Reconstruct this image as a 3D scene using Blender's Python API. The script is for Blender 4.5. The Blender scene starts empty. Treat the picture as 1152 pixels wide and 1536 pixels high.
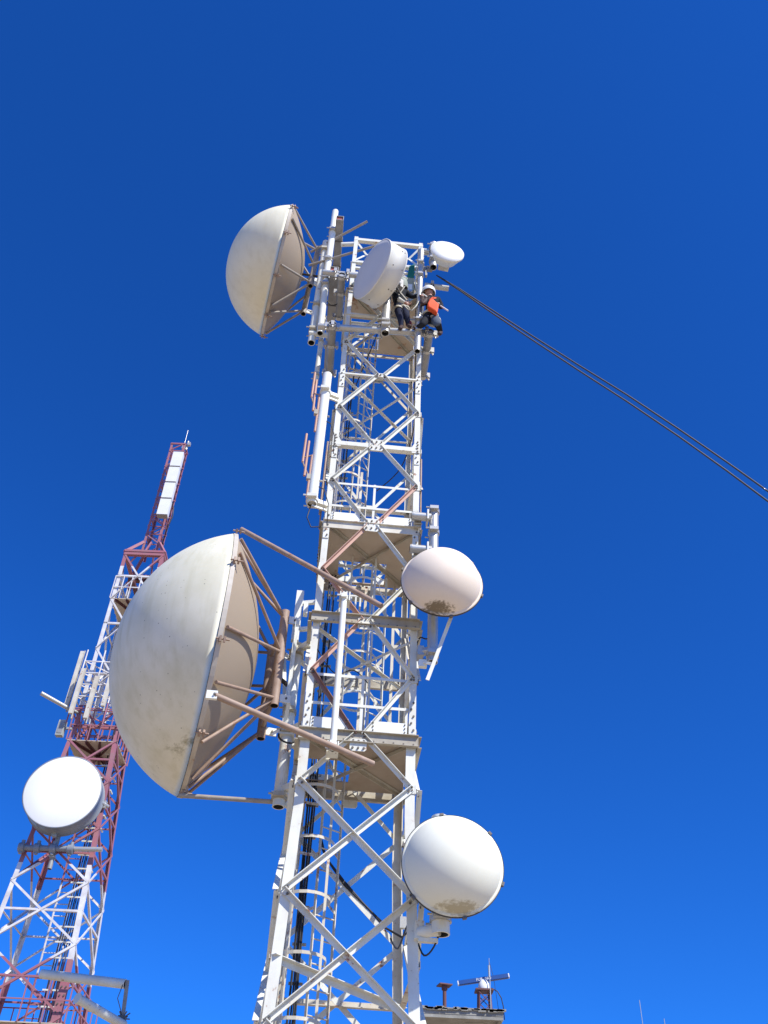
import bpy, bmesh, math, random
from mathutils import Vector as V, Matrix, noise
random.seed(7)
scene = bpy.context.scene
C = scene.collection
# ------------------------------------------------------------------ camera
F_PX, PITCH, ROLL = 1403.0, math.radians(42.94), math.radians(2.82)
CAM = V((0, 0, 1.6))
_c, _s, _cr, _sr = math.cos(PITCH), math.sin(PITCH), math.cos(ROLL), math.sin(ROLL)
FW = V((0, _c, _s)); _up = V((0, -_s, _c)); _rt = V((1, 0, 0))
RT = _rt*_cr + _up*_sr
UP = _up*_cr - _rt*_sr
cam_d = bpy.data.cameras.new('camera'); cam = bpy.data.objects.new('camera', cam_d); C.objects.link(cam)
cam_d.sensor_fit = 'VERTICAL'; cam_d.sensor_height = 24.0; cam_d.lens = F_PX/1536*24.0
cam_d.clip_start = .05; cam_d.clip_end = 20000
cam.matrix_world = Matrix(((RT.x, UP.x, -FW.x, CAM.x), (RT.y, UP.y, -FW.y, CAM.y), (RT.z, UP.z, -FW.z, CAM.z), (0, 0, 0, 1)))
scene.camera = cam
scene.render.resolution_x = 768; scene.render.resolution_y = 1024
# ------------------------------------------------------------------ light
SUN_DIR = V((.46, -.50, .74)).normalized()          # towards the sun
sun_el = math.asin(SUN_DIR.z); sun_az = math.atan2(SUN_DIR.x, SUN_DIR.y)
world = bpy.data.worlds.new('World'); scene.world = world; world.use_nodes = True
nt = world.node_tree; nt.nodes.clear()
wo = nt.nodes.new('ShaderNodeOutputWorld'); bg = nt.nodes.new('ShaderNodeBackground')
sky = nt.nodes.new('ShaderNodeTexSky'); sky.sky_type = 'NISHITA'; sky.sun_disc = False
sky.sun_elevation = sun_el; sky.sun_rotation = sun_az; sky.altitude = 1500; sky.air_density = 1.0; sky.dust_density = .25; sky.ozone_density = 3.0
hs = nt.nodes.new('ShaderNodeHueSaturation'); hs.inputs['Saturation'].default_value = 1.28; hs.inputs['Value'].default_value = 1.0
hs.inputs['Saturation'].default_value = 1.1
wb = nt.nodes.new('ShaderNodeMix'); wb.data_type = 'RGBA'; wb.blend_type = 'MULTIPLY'; wb.inputs['Factor'].default_value = 1; wb.inputs['B'].default_value = (.15, .665, 1.48, 1)
nt.links.new(sky.outputs[0], hs.inputs['Color']); nt.links.new(hs.outputs[0], wb.inputs['A']); nt.links.new(wb.outputs['Result'], bg.inputs['Color'])
bg.inputs['Strength'].default_value = .112
nt.links.new(bg.outputs[0], wo.inputs['Surface'])
sd = bpy.data.lights.new('sun', 'SUN'); so = bpy.data.objects.new('sun', sd); C.objects.link(so)
sd.energy = 5.0; sd.angle = math.radians(.53); sd.color = (1, .965, .89)
so.rotation_euler = (-SUN_DIR).to_track_quat('-Z', 'Y').to_euler(); so.location = (5, -10, 30)
scene.view_settings.view_transform = 'Standard'; scene.view_settings.look = 'None'
scene.view_settings.exposure = .3; scene.view_settings.gamma = 1
scene.cycles.max_bounces = 6
# ------------------------------------------------------------------ materials
def mat(name, base, rough=.55, metal=0, dirt=None, dirt_amt=.35, scale=3.0, rust=0.0, rust_scale=5.0, streak=False, bump=0.0, var=.08, bands=None, spots=0.0, mould=None, mould_sc=11, mould_th=1.30, mould_amt=.82):
    m = bpy.data.materials.new(name); m.use_nodes = True; t = m.node_tree; b = t.nodes['Principled BSDF']
    N = t.nodes.new; L = t.links.new
    tc = N('ShaderNodeTexCoord'); geo = N('ShaderNodeNewGeometry')
    b.inputs['Roughness'].default_value = rough; b.inputs['Metallic'].default_value = metal
    def rgb(c):
        n = N('ShaderNodeRGB'); n.outputs[0].default_value = (*c, 1); return n.outputs[0]
    def mix(f, a, c):
        n = N('ShaderNodeMix'); n.data_type = 'RGBA'
        if isinstance(f, (int, float)): n.inputs['Factor'].default_value = f
        else: L(f, n.inputs['Factor'])
        L(a, n.inputs['A']); L(c, n.inputs['B']); return n.outputs['Result']
    def ns(sc, det=5, stretch=None, r=.6):
        n = N('ShaderNodeTexNoise'); n.inputs['Scale'].default_value = sc; n.inputs['Detail'].default_value = det; n.inputs['Roughness'].default_value = r
        if stretch:
            mp = N('ShaderNodeMapping'); mp.inputs['Scale'].default_value = stretch; L(geo.outputs['Position'], mp.inputs['Vector']); L(mp.outputs[0], n.inputs['Vector'])
        else: L(geo.outputs['Position'], n.inputs['Vector'])
        return n.outputs[0]
    def ramp(x, lo, hi):
        n = N('ShaderNodeMapRange'); n.inputs['From Min'].default_value = lo; n.inputs['From Max'].default_value = hi; L(x, n.inputs['Value']); return n.outputs[0]
    def mul(x, k):
        n = N('ShaderNodeMath'); n.operation = 'MULTIPLY'; L(x, n.inputs[0])
        if isinstance(k, (int, float)): n.inputs[1].default_value = k
        else: L(k, n.inputs[1])
        return n.outputs[0]
    col = rgb(base)
    if bands:                       # paint bands by height: list of (z limit, colour), lowest first
        sep = N('ShaderNodeSeparateXYZ'); L(geo.outputs['Position'], sep.inputs[0])
        for z, c2 in bands:
            g = N('ShaderNodeMath'); g.operation = 'GREATER_THAN'; L(sep.outputs['Z'], g.inputs[0]); g.inputs[1].default_value = z
            col = mix(g.outputs[0], col, rgb(c2))
    n1 = ns(scale)
    dc = dirt or tuple(x*.7 for x in base)
    col = mix(mul(ramp(n1, .35, .75), dirt_amt), col, rgb(dc))
    if streak:
        col = mix(mul(ramp(ns(2.2, 4, (3.2, 3.2, .35)), .48, .78), .45), col, rgb(dc))
    col = mix(mul(ramp(ns(60, 2), .3, .7), var), col, rgb(tuple(x*.6 for x in base)))
    if rust:
        col = mix(ramp(ns(rust_scale, 8, r=.7), .80-rust*.3, .86-rust*.3), col, rgb((.30, .13, .06)))
    if spots:
        v = N('ShaderNodeTexVoronoi'); v.inputs['Scale'].default_value = 12; L(geo.outputs['Position'], v.inputs['Vector'])
        g = ramp(v.outputs['Distance'], .10, .07); col = mix(mul(mul(g, ramp(ns(1.7), .47, .53)), spots), col, rgb((.16, .14, .10)))
    if mould:                       # patch of mould around an object-space point, broken up by noise
        (mx, my, mz), rad, mc = mould
        mp = N('ShaderNodeMapping'); mp.inputs['Location'].default_value = (-mx, -my, -mz)
        L(geo.outputs['Position'], mp.inputs['Vector'])
        m2 = N('ShaderNodeMapping'); m2.inputs['Scale'].default_value = (1/rad, 1/rad, 1/(rad*.20)); L(mp.outputs[0], m2.inputs['Vector'])
        ln = N('ShaderNodeVectorMath'); ln.operation = 'LENGTH'; L(m2.outputs[0], ln.inputs[0])
        f = ramp(ln.outputs['Value'], 1.0, .15)
        ad = N('ShaderNodeMath'); ad.operation = 'ADD'; L(f, ad.inputs[0]); L(mul(ns(mould_sc, 9, (1, 1, 2.2), r=.75), 1.9), ad.inputs[1])
        gate = ramp(ln.outputs['Value'], 1.0, .6)
        col = mix(mul(mul(ramp(ad.outputs[0], mould_th, mould_th+.3), gate), mould_amt), col, rgb(mc))
    L(col, b.inputs['Base Color'])
    rr = N('ShaderNodeMapRange'); rr.inputs['To Min'].default_value = max(.05, rough-.12); rr.inputs['To Max'].default_value = min(1, rough+.12); L(n1, rr.inputs['Value']); L(rr.outputs[0], b.inputs['Roughness'])
    if bump:
        bp = N('ShaderNodeBump'); bp.inputs['Strength'].default_value = bump; bp.inputs['Distance'].default_value = .01; L(ns(25, 6), bp.inputs['Height']); L(bp.outputs[0], b.inputs['Normal'])
    return m
M = {}
M['white'] = mat('white_paint', (.755, .765, .69), .5, dirt=(.56, .51, .40), dirt_amt=.7, rust=.64, rust_scale=6, streak=True)
M['whiteclean'] = mat('clean_white_paint', (.80, .81, .74), .45, dirt=(.64, .6, .5), dirt_amt=.3)
M['worn'] = mat('worn_white_paint', (.68, .64, .53), .6, dirt=(.42, .36, .27), dirt_amt=.8, rust=.74, rust_scale=4.5, streak=True)
M['plate'] = mat('platform_underside', (.53, .45, .35), .7, dirt=(.44, .35, .25), dirt_amt=.7, rust=.62, rust_scale=2.6, bump=.1)
M['plate2'] = mat('brown_platform_underside', (.40, .33, .25), .75, dirt=(.26, .19, .13), dirt_amt=.7, rust=.5, rust_scale=2.2, bump=.1)
M['rimgrey'] = mat('rim_steel', (.56, .51, .43), .6, dirt=(.34, .27, .2), dirt_amt=.7, scale=2.5, rust=.5)
M['channel'] = mat('weathered_channel', (.50, .47, .38), .6, dirt=(.24, .19, .13), dirt_amt=.8, rust=.42, rust_scale=4)
M['pink'] = mat('faded_primer_pink', (.60, .36, .27), .6, dirt=(.50, .34, .28), dirt_amt=.6, rust=.25)
M['maroon'] = mat('old_red_primer', (.30, .17, .14), .65, dirt=(.2, .12, .1), dirt_amt=.6, rust=.35)
M['galv'] = mat('galvanised_steel', (.55, .54, .50), .42, metal=.55, dirt=(.40, .385, .35), dirt_amt=.6, scale=9)
M['galvdark'] = mat('dull_galvanised_steel', (.34, .34, .33), .6, metal=.3, dirt=(.22, .21, .2), dirt_amt=.7, scale=7)
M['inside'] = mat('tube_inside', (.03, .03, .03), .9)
M['bolt'] = mat('bolt_steel', (.16, .14, .12), .6, metal=.4, rust=.3)
M['cream'] = mat('cream_radome', (.79, .75, .60), .75, dirt=(.50, .46, .27), dirt_amt=.5, scale=1.1, streak=True, spots=.8, bump=.03, mould=((-1.95, 10.3, 7.0), .75, (.20, .17, .07)), mould_sc=5)
M['cream2'] = mat('pale_radome', (.80, .755, .58), .75, dirt=(.60, .54, .37), dirt_amt=.35, scale=1.3, streak=True)
M['tan'] = mat('tan_reflector_back', (.37, .29, .205), .75, dirt=(.36, .28, .19), dirt_amt=.5, scale=1.5)
M['tanframe'] = mat('tan_frame_steel', (.38, .27, .20), .6, dirt=(.24, .15, .10), dirt_amt=.8, scale=6, rust=.6)
M['frameroof'] = mat('grey_frame_steel', (.36, .32, .27), .6, dirt=(.22, .18, .14), dirt_amt=.7, scale=6, rust=.3)
M['greydish'] = mat('shroud_white', (.76, .74, .65), .75, dirt=(.62, .61, .57), dirt_amt=.4, scale=1.6)
M['face'] = mat('radome_fabric', (.66, .63, .60), .8, dirt=(.58, .55, .52), dirt_amt=.4, scale=1.5)
M['drumwhite'] = mat('white_radome_sheet', (.82, .82, .8), .5, dirt=(.72, .72, .69), dirt_amt=.3, scale=1.5)
M['drumgrey'] = mat('grey_shroud', (.24, .26, .29), .5, dirt=(.16, .18, .2), dirt_amt=.5)
M['black'] = mat('black_rubber', (.02, .02, .022), .55)
M['blackpaint'] = mat('black_rim', (.05, .045, .04), .6)
M['red'] = mat('red_end_cap', (.32, .06, .05), .6)
M['salmon'] = mat('salmon_paint_rod', (.56, .31, .21), .6, dirt=(.4, .22, .14), dirt_amt=.6)
M['roof'] = mat('flaking_concrete', (.34, .33, .29), .85, dirt=(.16, .15, .12), dirt_amt=.8, scale=2.5, bump=.5, rust=.12)
M['wall'] = mat('grey_green_wall', (.42, .44, .41), .85, dirt=(.28, .29, .25), dirt_amt=.7, scale=2, bump=.3)
M['rustred'] = mat('rusty_maroon_paint', (.13, .05, .045), .6, dirt=(.15, .06, .05), rust=.4)
M['blue'] = mat('blue_radar_bar', (.015, .07, .26), .4, dirt=(.02, .06, .2))
M['plasticwhite'] = mat('white_plastic', (.8, .8, .78), .4)
M['ground'] = mat('dry_hilltop_gravel', (.44, .34, .22), .95, dirt=(.28, .22, .15), dirt_amt=.8, scale=.6, bump=.6)
M['grass'] = mat('dry_grass', (.22, .22, .1), .9, dirt=(.3, .25, .13), dirt_amt=.7)
PINKP, WHITEP = (.36, .12, .15), (.76, .76, .75)
M['mast2'] = mat('banded_tower_paint', PINKP, .6, dirt=(.26, .19, .17), dirt_amt=.55, bands=[(4.0+1.6+3.05, (.74, .74, .73)), (9.3+1.6+.05, PINKP), (14.1+1.6, (.74, .74, .73)), (19.35+1.6, PINKP)], scale=4, rust=.12)
M['green'] = mat('green_cloth', (.01, .17, .12), .8); M['khaki'] = mat('khaki_canvas', (.36, .37, .27), .9)
M['orange'] = mat('orange_canvas', (.85, .10, .015), .7, dirt=(.7, .07, .01)); M['navy'] = mat('navy_cloth', (.025, .03, .06), .85, bump=.4)
M['darkcloth'] = mat('charcoal_cloth', (.022, .024, .03), .85, bump=.4); M['jeans'] = mat('grey_blue_denim', (.10, .12, .15), .85, bump=.4)
M['skin'] = mat('skin', (.42, .22, .15), .5); M['sleeve'] = mat('pale_cloth', (.58, .57, .5), .85, bump=.3)
M['helmet'] = mat('white_helmet', (.78, .78, .76), .35); M['helmetg'] = mat('grey_green_hood', (.30, .33, .27), .7); M['boot'] = mat('brown_leather', (.07, .045, .04), .6); M['redlace'] = mat('red_cloth', (.4, .03, .05), .7)
for q in ('navy', 'darkcloth', 'jeans', 'boot'): M[q].node_tree.nodes['Principled BSDF'].inputs['Specular IOR Level'].default_value = .12
for q in ('cream', 'cream2', 'face', 'greydish', 'drumwhite'): M[q].node_tree.nodes['Principled BSDF'].inputs['Specular IOR Level'].default_value = .3
# ------------------------------------------------------------------ geometry helpers
def basis(d):
    d = d.normalized(); a = V((0, 0, 1)) if abs(d.z) < .9 else V((1, 0, 0))
    x = d.cross(a).normalized(); return x, x.cross(d).normalized()
class MB:
    def __init__(s): s.v = []; s.f = []; s.m = []; s.sm = []
    def add(s, vs, fs, mi=0, smooth=False):
        o = len(s.v); s.v += [V(x) for x in vs]
        for f in fs: s.f.append([i+o for i in f]); s.m.append(mi); s.sm.append(smooth)
        return s
    def prism(s, p0, p1, prof, ax, ay, mi=0):
        n = len(prof)
        vs = [p0+ax*x+ay*y for x, y in prof]+[p1+ax*x+ay*y for x, y in prof]
        fs = [[i, (i+1) % n, (i+1) % n+n, i+n] for i in range(n)]+[list(range(n))[::-1], list(range(n, 2*n))]
        return s.add(vs, fs, mi)
    def bar(s, p0, p1, w, h=None, up=V((0, 0, 1)), mi=0):
        h = h or w; d = (p1-p0).normalized()
        x = d.cross(up)
        if x.length < 1e-3: x = d.cross(V((1, 0, 0)))
        x.normalize(); y = x.cross(d)
        return s.prism(p0, p1, [(-w/2, -h/2), (w/2, -h/2), (w/2, h/2), (-w/2, h/2)], x, y, mi)
    def angle(s, p0, p1, a, t, d1, d2, mi=0):
        return s.prism(p0, p1, [(0, 0), (a, 0), (a, t), (t, t), (t, a), (0, a)], d1, d2, mi)
    def tube(s, p0, p1, r, n=14, r1=None, hollow=False, mi=0, mi_in=1, cap=True):
        r1 = r1 or r; x, y = basis(p1-p0)
        A = [2*math.pi*i/n for i in range(n)]
        R0 = [p0+(x*math.cos(a)+y*math.sin(a))*r for a in A]; R1 = [p1+(x*math.cos(a)+y*math.sin(a))*r1 for a in A]
        s.add(R0+R1, [[i, (i+1) % n, (i+1) % n+n, i+n] for i in range(n)], mi, True)
        if hollow:
            d = (p1-p0).normalized()
            for (p, rr, sg) in ((p0, r, 1), (p1, r1, -1)):
                q = p+d*sg*min(.25, (p1-p0).length*.4); ri = rr*.82
                a0 = [p+(x*math.cos(a)+y*math.sin(a))*rr for a in A]; a1 = [p+(x*math.cos(a)+y*math.sin(a))*ri for a in A]; a2 = [q+(x*math.cos(a)+y*math.sin(a))*ri for a in A]
                s.add(a0+a1, [[i, (i+1) % n, (i+1) % n+n, i+n] for i in range(n)], mi)
                s.add(a1+a2, [[i, (i+1) % n, (i+1) % n+n, i+n] for i in range(n)]+[[n+i for i in range(n)]], mi_in)
        elif cap:
            s.add(R0, [list(range(n))[::-1]], mi); s.add(R1, [list(range(n))], mi)
        return s
    def path(s, pts, r, n=6, mi=0, closed=False):
        k = len(pts); rings = []
        px = None
        for i, p in enumerate(pts):
            a = pts[(i-1) % k] if (i > 0 or closed) else p; b = pts[(i+1) % k] if (i < k-1 or closed) else p
            d = (b-a).normalized()
            if px is None: x, _ = basis(d)
            else: x = (px-d*px.dot(d)).normalized()
            px = x; y = d.cross(x)
            rings.append([p+(x*math.cos(2*math.pi*j/n)+y*math.sin(2*math.pi*j/n))*r for j in range(n)])
        vs = [q for R in rings for q in R]; fs = []
        for i in range(k if closed else k-1):
            i2 = (i+1) % k
            for j in range(n): fs.append([i*n+j, i*n+(j+1) % n, i2*n+(j+1) % n, i2*n+j])
        if not closed: fs += [list(range(n))[::-1], [(k-1)*n+j for j in range(n)]]
        return s.add(vs, fs, mi, True)
    def box(s, c, x, y, z, mi=0):
        vs = [c+x*a+y*b+z*d for a in (-1, 1) for b in (-1, 1) for d in (-1, 1)]
        return s.add(vs, [[0, 1, 3, 2], [4, 6, 7, 5], [0, 4, 5, 1], [2, 3, 7, 6], [0, 2, 6, 4], [1, 5, 7, 3]], mi)
    def poly(s, pts, nrm, t, mi=0):      # extruded polygon
        n = len(pts); vs = [p-nrm*t/2 for p in pts]+[p+nrm*t/2 for p in pts]
        return s.add(vs, [list(range(n))[::-1], list(range(n, 2*n))]+[[i, (i+1) % n, (i+1) % n+n, i+n] for i in range(n)], mi)
    def lathe(s, c, ax, prof, n=64, mi=0, smooth=True, closed_start=False, closed_end=False):
        x, y = basis(ax); vs = []; fs = []
        for z, r in prof:
            vs += [c+ax*z+(x*math.cos(2*math.pi*i/n)+y*math.sin(2*math.pi*i/n))*r for i in range(n)]
        for k in range(len(prof)-1):
            for i in range(n): fs.append([k*n+i, k*n+(i+1) % n, (k+1)*n+(i+1) % n, (k+1)*n+i])
        s.add(vs, fs, mi, smooth)
        if closed_start: s.add(vs[:n], [list(range(n))[::-1]], mi)
        if closed_end: s.add(vs[-n:], [list(range(n))], mi)
        return s
    def bolt(s, p, d, r=.016, l=.02, mi=0): return s.tube(p, p+d.normalized()*l, r, 6, mi=mi)
    def build(s, name, mats, parent=None):
        me = bpy.data.meshes.new(name); off = parent.matrix_world.translation if parent else V((0, 0, 0))
        off = ABS.get(parent, V((0, 0, 0))) if parent else None
        if off is None:
            off = sum(s.v, V((0, 0, 0)))/len(s.v); off.z = min(q.z for q in s.v)
        me.from_pydata([tuple(q-off) for q in s.v], [], s.f)
        ms = mats if isinstance(mats, (list, tuple)) else [mats]
        for q in ms: me.materials.append(M[q] if isinstance(q, str) else q)
        for p, mi, sm in zip(me.polygons, s.m, s.sm): p.material_index = min(mi, len(ms)-1); p.use_smooth = sm
        bm = bmesh.new(); bm.from_mesh(me); bmesh.ops.recalc_face_normals(bm, faces=bm.faces); bm.to_mesh(me); bm.free()
        o = bpy.data.objects.new(name, me); C.objects.link(o)
        if parent: o.parent = parent; ABS[o] = off.copy()
        else: o.location = off; ABS[o] = off.copy()
        return o
ABS = {}
def tag(o, label, cat, group=None, kind=None):
    o['label'] = label; o['category'] = cat
    if group: o['group'] = group
    if kind: o['kind'] = kind
    return o
def thing(name, label, cat, loc, group=None):
    o = bpy.data.objects.new(name, None); C.objects.link(o); o.location = loc; ABS[o] = V(loc); o.empty_display_size = .2
    return tag(o, label, cat, group)
def structure(o): o['kind'] = 'structure'; return o
# ------------------------------------------------------------------ frames of reference (tower axes)
YAW = math.radians(3.43)
U = V((math.cos(YAW), math.sin(YAW), 0)); Wd = V((-math.sin(YAW), math.cos(YAW), 0)); Z = V((0, 0, 1))
TO = V((-.171, 10, 1.6)); TW, TD = 1.369, 1.429
def T(u, w, h): return TO+U*u+Wd*w+Z*h
def on(px, py, w):                      # point of the plane at depth w behind the tower's front face
    v = FW+RT*((px-576)/F_PX)-UP*((py-768)/F_PX)
    k = ((TO-CAM).dot(Wd)+w)/v.dot(Wd); return CAM+v*k
# ------------------------------------------------------------------ ground
g = MB(); n = 60
def gh(x, y):
    r = math.hypot(x, y-12)
    return -max(0, r-45)*.10*(1-math.exp(-(max(0, r-45))/60)) + .12*noise.noise(V((x*.15, y*.15, 0))) if r < 3000 else -300
rad = [0, 3, 6, 9, 13, 18, 24, 32, 45, 60, 90, 140, 220, 400, 900, 2500, 8000]
vs = []; fs = []
for r in rad:
    for i in range(n):
        a = 2*math.pi*i/n; x, y = r*math.cos(a), 12+r*math.sin(a); vs.append(V((x, y, gh(x, y) if r > 0 else 0)))
for k in range(len(rad)-1):
    for i in range(n): fs.append([k*n+i, k*n+(i+1) % n, (k+1)*n+(i+1) % n, (k+1)*n+i])
g.add(vs, fs, 0, True)
structure(g.build('ground', 'ground'))
# ------------------------------------------------------------------ main tower
LV = [16.68, 15.82, 14.97, 14.11, 13.26, 12.404, 11.53, 10.676, 9.863, 9.0, 8.126, 7.312, 6.491, 5.635, 5.007]   # L,C,L,C...
LOW = [5.007, 3.738, 2.47, 1.2, -.1, -1.5]
def fl(h): return max(0, 4.68-h)*.036
tower = thing('lattice_tower', 'tall white square steel lattice tower in the centre carrying the dishes', 'tower', T(0, TD/2, -1.6))
def corner(k, h):                       # k: 0 FL 1 FR 2 BR 3 BL
    su = -1 if k in (0, 3) else 1; x = fl(h)
    return T(su*(TW/2+x), (-x if k < 2 else TD+x), h)
for k in range(4):
    su = -1 if k in (0, 3) else 1; sw = 1 if k < 2 else -1
    m = MB()
    for h0, h1, a, t in ((17.0 if k == 99 else 16.75, 12.2, .075, .010), (12.2, 5.7, .088, .012), (5.7, 4.68, .112, .014), (4.68, -1.6, .112, .014)):
        m.angle(corner(k, h1), corner(k, h0), a, t, U*(-su), Wd*sw)
    m.build('leg', 'white' if k < 2 else 'worn', tower)
    for h in (10.6, 5.95, 8.95, 12.3):
        m = MB(); c = corner(k, h)+U*(-su*.046)-Wd*sw*.008
        m.box(c, U*.040, Wd*.006, Z*.24)
        for i in range(5): m.bolt(c+Z*(.19-.095*i)+U*(.014*(-1)**i)-Wd*sw*.005, -Wd*sw, .013, .02, 1)
        m.build('splice_plate', ['white', 'bolt'], tower)
faces = [(0, 1, -Wd), (1, 2, U), (2, 3, Wd), (3, 0, -U)]
def brace(p0, p1, nrm, a=.05, t=.007, name='diagonal_brace', mt='white', flip=None):
    d = (p1-p0).normalized(); pd = nrm.cross(d).normalized()
    if pd.z < 0: pd = -pd
    fp = random.random() < .4 if flip is None else flip
    m = MB()
    q0, q1 = p0-pd*a/2, p1-pd*a/2
    if flip == 2: m.angle(q0, q1, a, t, pd, nrm)
    elif not fp: m.angle(q0, q1, a, t, pd, -nrm)
    else: m.angle(p0+pd*a/2, p1+pd*a/2, a, t, -pd, nrm)
    for s_ in (.03, .97):
        c = p0.lerp(p1, s_)+nrm*(.004 if not fp else t+.002); m.bolt(c, nrm, .014, .016, 1)
    return m.build(name, [mt, 'bolt'], tower)
fpink = {(8, 9, 1): 'pink', (9, 10, 0): 'pink', (9, 10, 1): 'white', (10, 11, 0): 'pink', (11, 12, 0): 'pink', (12, 13, 0): 'maroon'}
for fi, (ka, kb, nrm) in enumerate(faces):
    for i in range(len(LV)-1):
        h0, h1 = LV[i], LV[i+1]
        for side, k in ((0, ka), (1, kb)):
            if i % 2 == 0: hl, hc = h0, h1
            else: hl, hc = h1, h0
            if i == 0: continue
            other = kb if side == 0 else ka
            a_ = corner(k, hl); mid = (corner(ka, hc)+corner(kb, hc))/2
            e = (corner(other, hl)-a_).normalized()
            P0 = a_+e*.05; P1 = mid-e*.05
            mt = fpink.get((i, i+1, side), 'white') if fi == 0 else ('worn' if random.random() < .35 else 'white')
            brace(P0+nrm*.012, P1+nrm*.012, nrm, mt=mt, flip=True if fi in (0, 2) else None)
    for i in range(len(LOW)-1):         # lower section: full crossing diagonals
        h0, h1 = LOW[i], LOW[i+1]
        for side in (0, 1):
            a_, b_ = (ka, kb) if side == 0 else (kb, ka)
            e = (corner(b_, h0)-corner(a_, h0)).normalized()
            brace(corner(a_, h0)+e*.03+nrm*(.012+.016*(1-side)), corner(b_, h1)-e*.03+nrm*(.012+.016*(1-side)), nrm, a=.062, t=.008, name='cross_brace', mt='white', flip=True)
# horizontals
def strut(h, fi, a=.05, mt='white', t=.008, inset=.0, name='horizontal_strut', off=.02):
    ka, kb, nrm = faces[fi]; p0, p1 = corner(ka, h), corner(kb, h); e = (p1-p0).normalized()
    m = MB(); m.angle(p0+e*inset+nrm*off-Z*a/2, p1-e*inset+nrm*off-Z*a/2, a, t, Z, -nrm if off < .02 else -nrm); m.build(name, mt, tower)
for fi in range(4):
    strut(16.66, fi, .075, off=.005); strut(12.404, fi, .035); strut(10.676, fi, .085, off=.03); strut(14.11, fi, .05); strut(15.82, fi, .04)
for fi in (1, 2, 3): strut(3.1, fi, .07, 'worn')
# big C4 / C5 channels with bolts
def channel(h, hh, dep, fi, mt='channel', ext=.03, off=.0):
    ka, kb, nrm = faces[fi]; p0, p1 = corner(ka, h), corner(kb, h); e = (p1-p0).normalized(); p0 = p0-e*ext+nrm*off; p1 = p1+e*ext+nrm*off
    m = MB(); t = .008
    prof = [(-hh/2, 0), (hh/2, 0), (hh/2, dep), (hh/2-t, dep), (hh/2-t, t), (-hh/2+t, t), (-hh/2+t, dep), (-hh/2, dep)]
    m.prism(p0, p1, prof, Z, nrm, 0)
    L_ = (p1-p0).length
    for k in range(12):
        x = L_*(k+.5)/12; m.bolt(p0+e*x-Z*hh*.25+nrm*t, nrm, .010, .012, 1)
    m.build('channel_beam', [mt, 'bolt'], tower)
for h, hh in ((7.312, .15), (5.60, .15)):
    for fi in range(4): channel(h, hh, .05, fi, off=.02)
# gussets
def gusset(p, nrm, e, w, hgt, mt='white', nb=3, off=.03):
    m = MB(); c = p+nrm*off
    pts = [c+e*x*w/2+Z*y*hgt/2 for x, y in ((-1, -.7), (-.75, -1), (.75, -1), (1, -.7), (1, .7), (.75, 1), (-.75, 1), (-1, .7))]
    m.poly(pts, nrm, .01)
    for ix in range(nb):
        for iz in (-1, 1) if nb > 2 else (0,):
            m.bolt(c+e*(ix-(nb-1)/2)*w*.33+Z*iz*hgt*.28+nrm*.004, nrm, .014, .02, 1)
    m.build('gusset_plate', [mt, 'bolt'], tower)
for fi, (ka, kb, nrm) in enumerate(faces):
    e = (corner(kb, 10)-corner(ka, 10)).normalized()
    for h, w, hh, nb in ((10.676, .22, .24, 3), (9.0, .22, .24, 3), (12.404, .09, .09, 1), (7.27, .20, .2, 3), (5.50, .20, .16, 3), (14.11, .14, .14, 1)):
        gusset((corner(ka, h)+corner(kb, h))/2, nrm, e, w, hh, nb=nb, off=.04 if h > 8 else .035)
    for h in LV[2::2]:
        for k, sg in ((ka, 1), (kb, -1)):
            c = corner(k, h)+e*sg*.035; m = MB(); m.box(c+nrm*.006, e*.05, nrm*.004, Z*.055); m.bolt(c+nrm*.01+Z*.02, nrm, .013, .02, 1); m.bolt(c+nrm*.01-Z*.02, nrm, .013, .02, 1)
            m.build('joint_plate', ['white', 'bolt'], tower)
for k, h in ((0, 10.72), (1, 10.72)):
    sg = 1 if k == 0 else -1; m = MB(); c = corner(k, h)+U*sg*.06-Wd*.022
    pts = [c+U*sg*x+Z*z for x, z in ((-.06, .17), (.0, .17), (.07, .0), (.07, -.12), (-.06, -.12))]; m.poly(pts, Wd, .01)
    for i in range(4): m.bolt(c+Z*(.12-.07*i)-U*sg*.02-Wd*.005, -Wd, .013, .02, 1)
    m.build('gusset_plate', ['white', 'bolt'], tower)
# platforms (thin plate with underside ribs, with a ladder hatch)
def platform(h, hatch, name='platform_plate', u0=-TW/2+.03, u1=TW/2-.03, w0=.03, w1=TD-.03, hb=.1, split=True):
    hu0, hu1, hw0, hw1 = hatch; m = MB(); t = .012
    def pl(a, b, c_, d): 
        if b-a > .01 and d-c_ > .01: m.box(T((a+b)/2, (c_+d)/2, h), U*(b-a)/2, Wd*(d-c_)/2, Z*t/2)
    pl(u0, hu0, w0, w1); pl(hu1, u1, w0, w1); pl(hu0, hu1, w0, hw0); pl(hu0, hu1, hw1, w1)
    o = m.build(name, 'plate2' if h < 6 else 'plate', tower)
    for (a, b) in (((u0+.03, w0+.03), (u1-.03, w1-.03)), ((u1-.03, w0+.03), (u0+.03, w1-.03))):
        m = MB(); p0, p1 = T(a[0], a[1], h-.012), T(b[0], b[1], h-.012-(.0 if a[0] < 0 else .051)); d = (p1-p0).normalized(); s_ = d.cross(Z).normalized()
        m.angle(p0, p1, .05, .006, s_, -Z); m.build('platform_rib', 'channel', tower)
    return o
platform(5.63, (-.62, -.05, .62, 1.18)); platform(9.03, (-.42, .30, .84, 1.34)); platform(14.86, (-.60, -.02, .62, 1.30))
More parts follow.
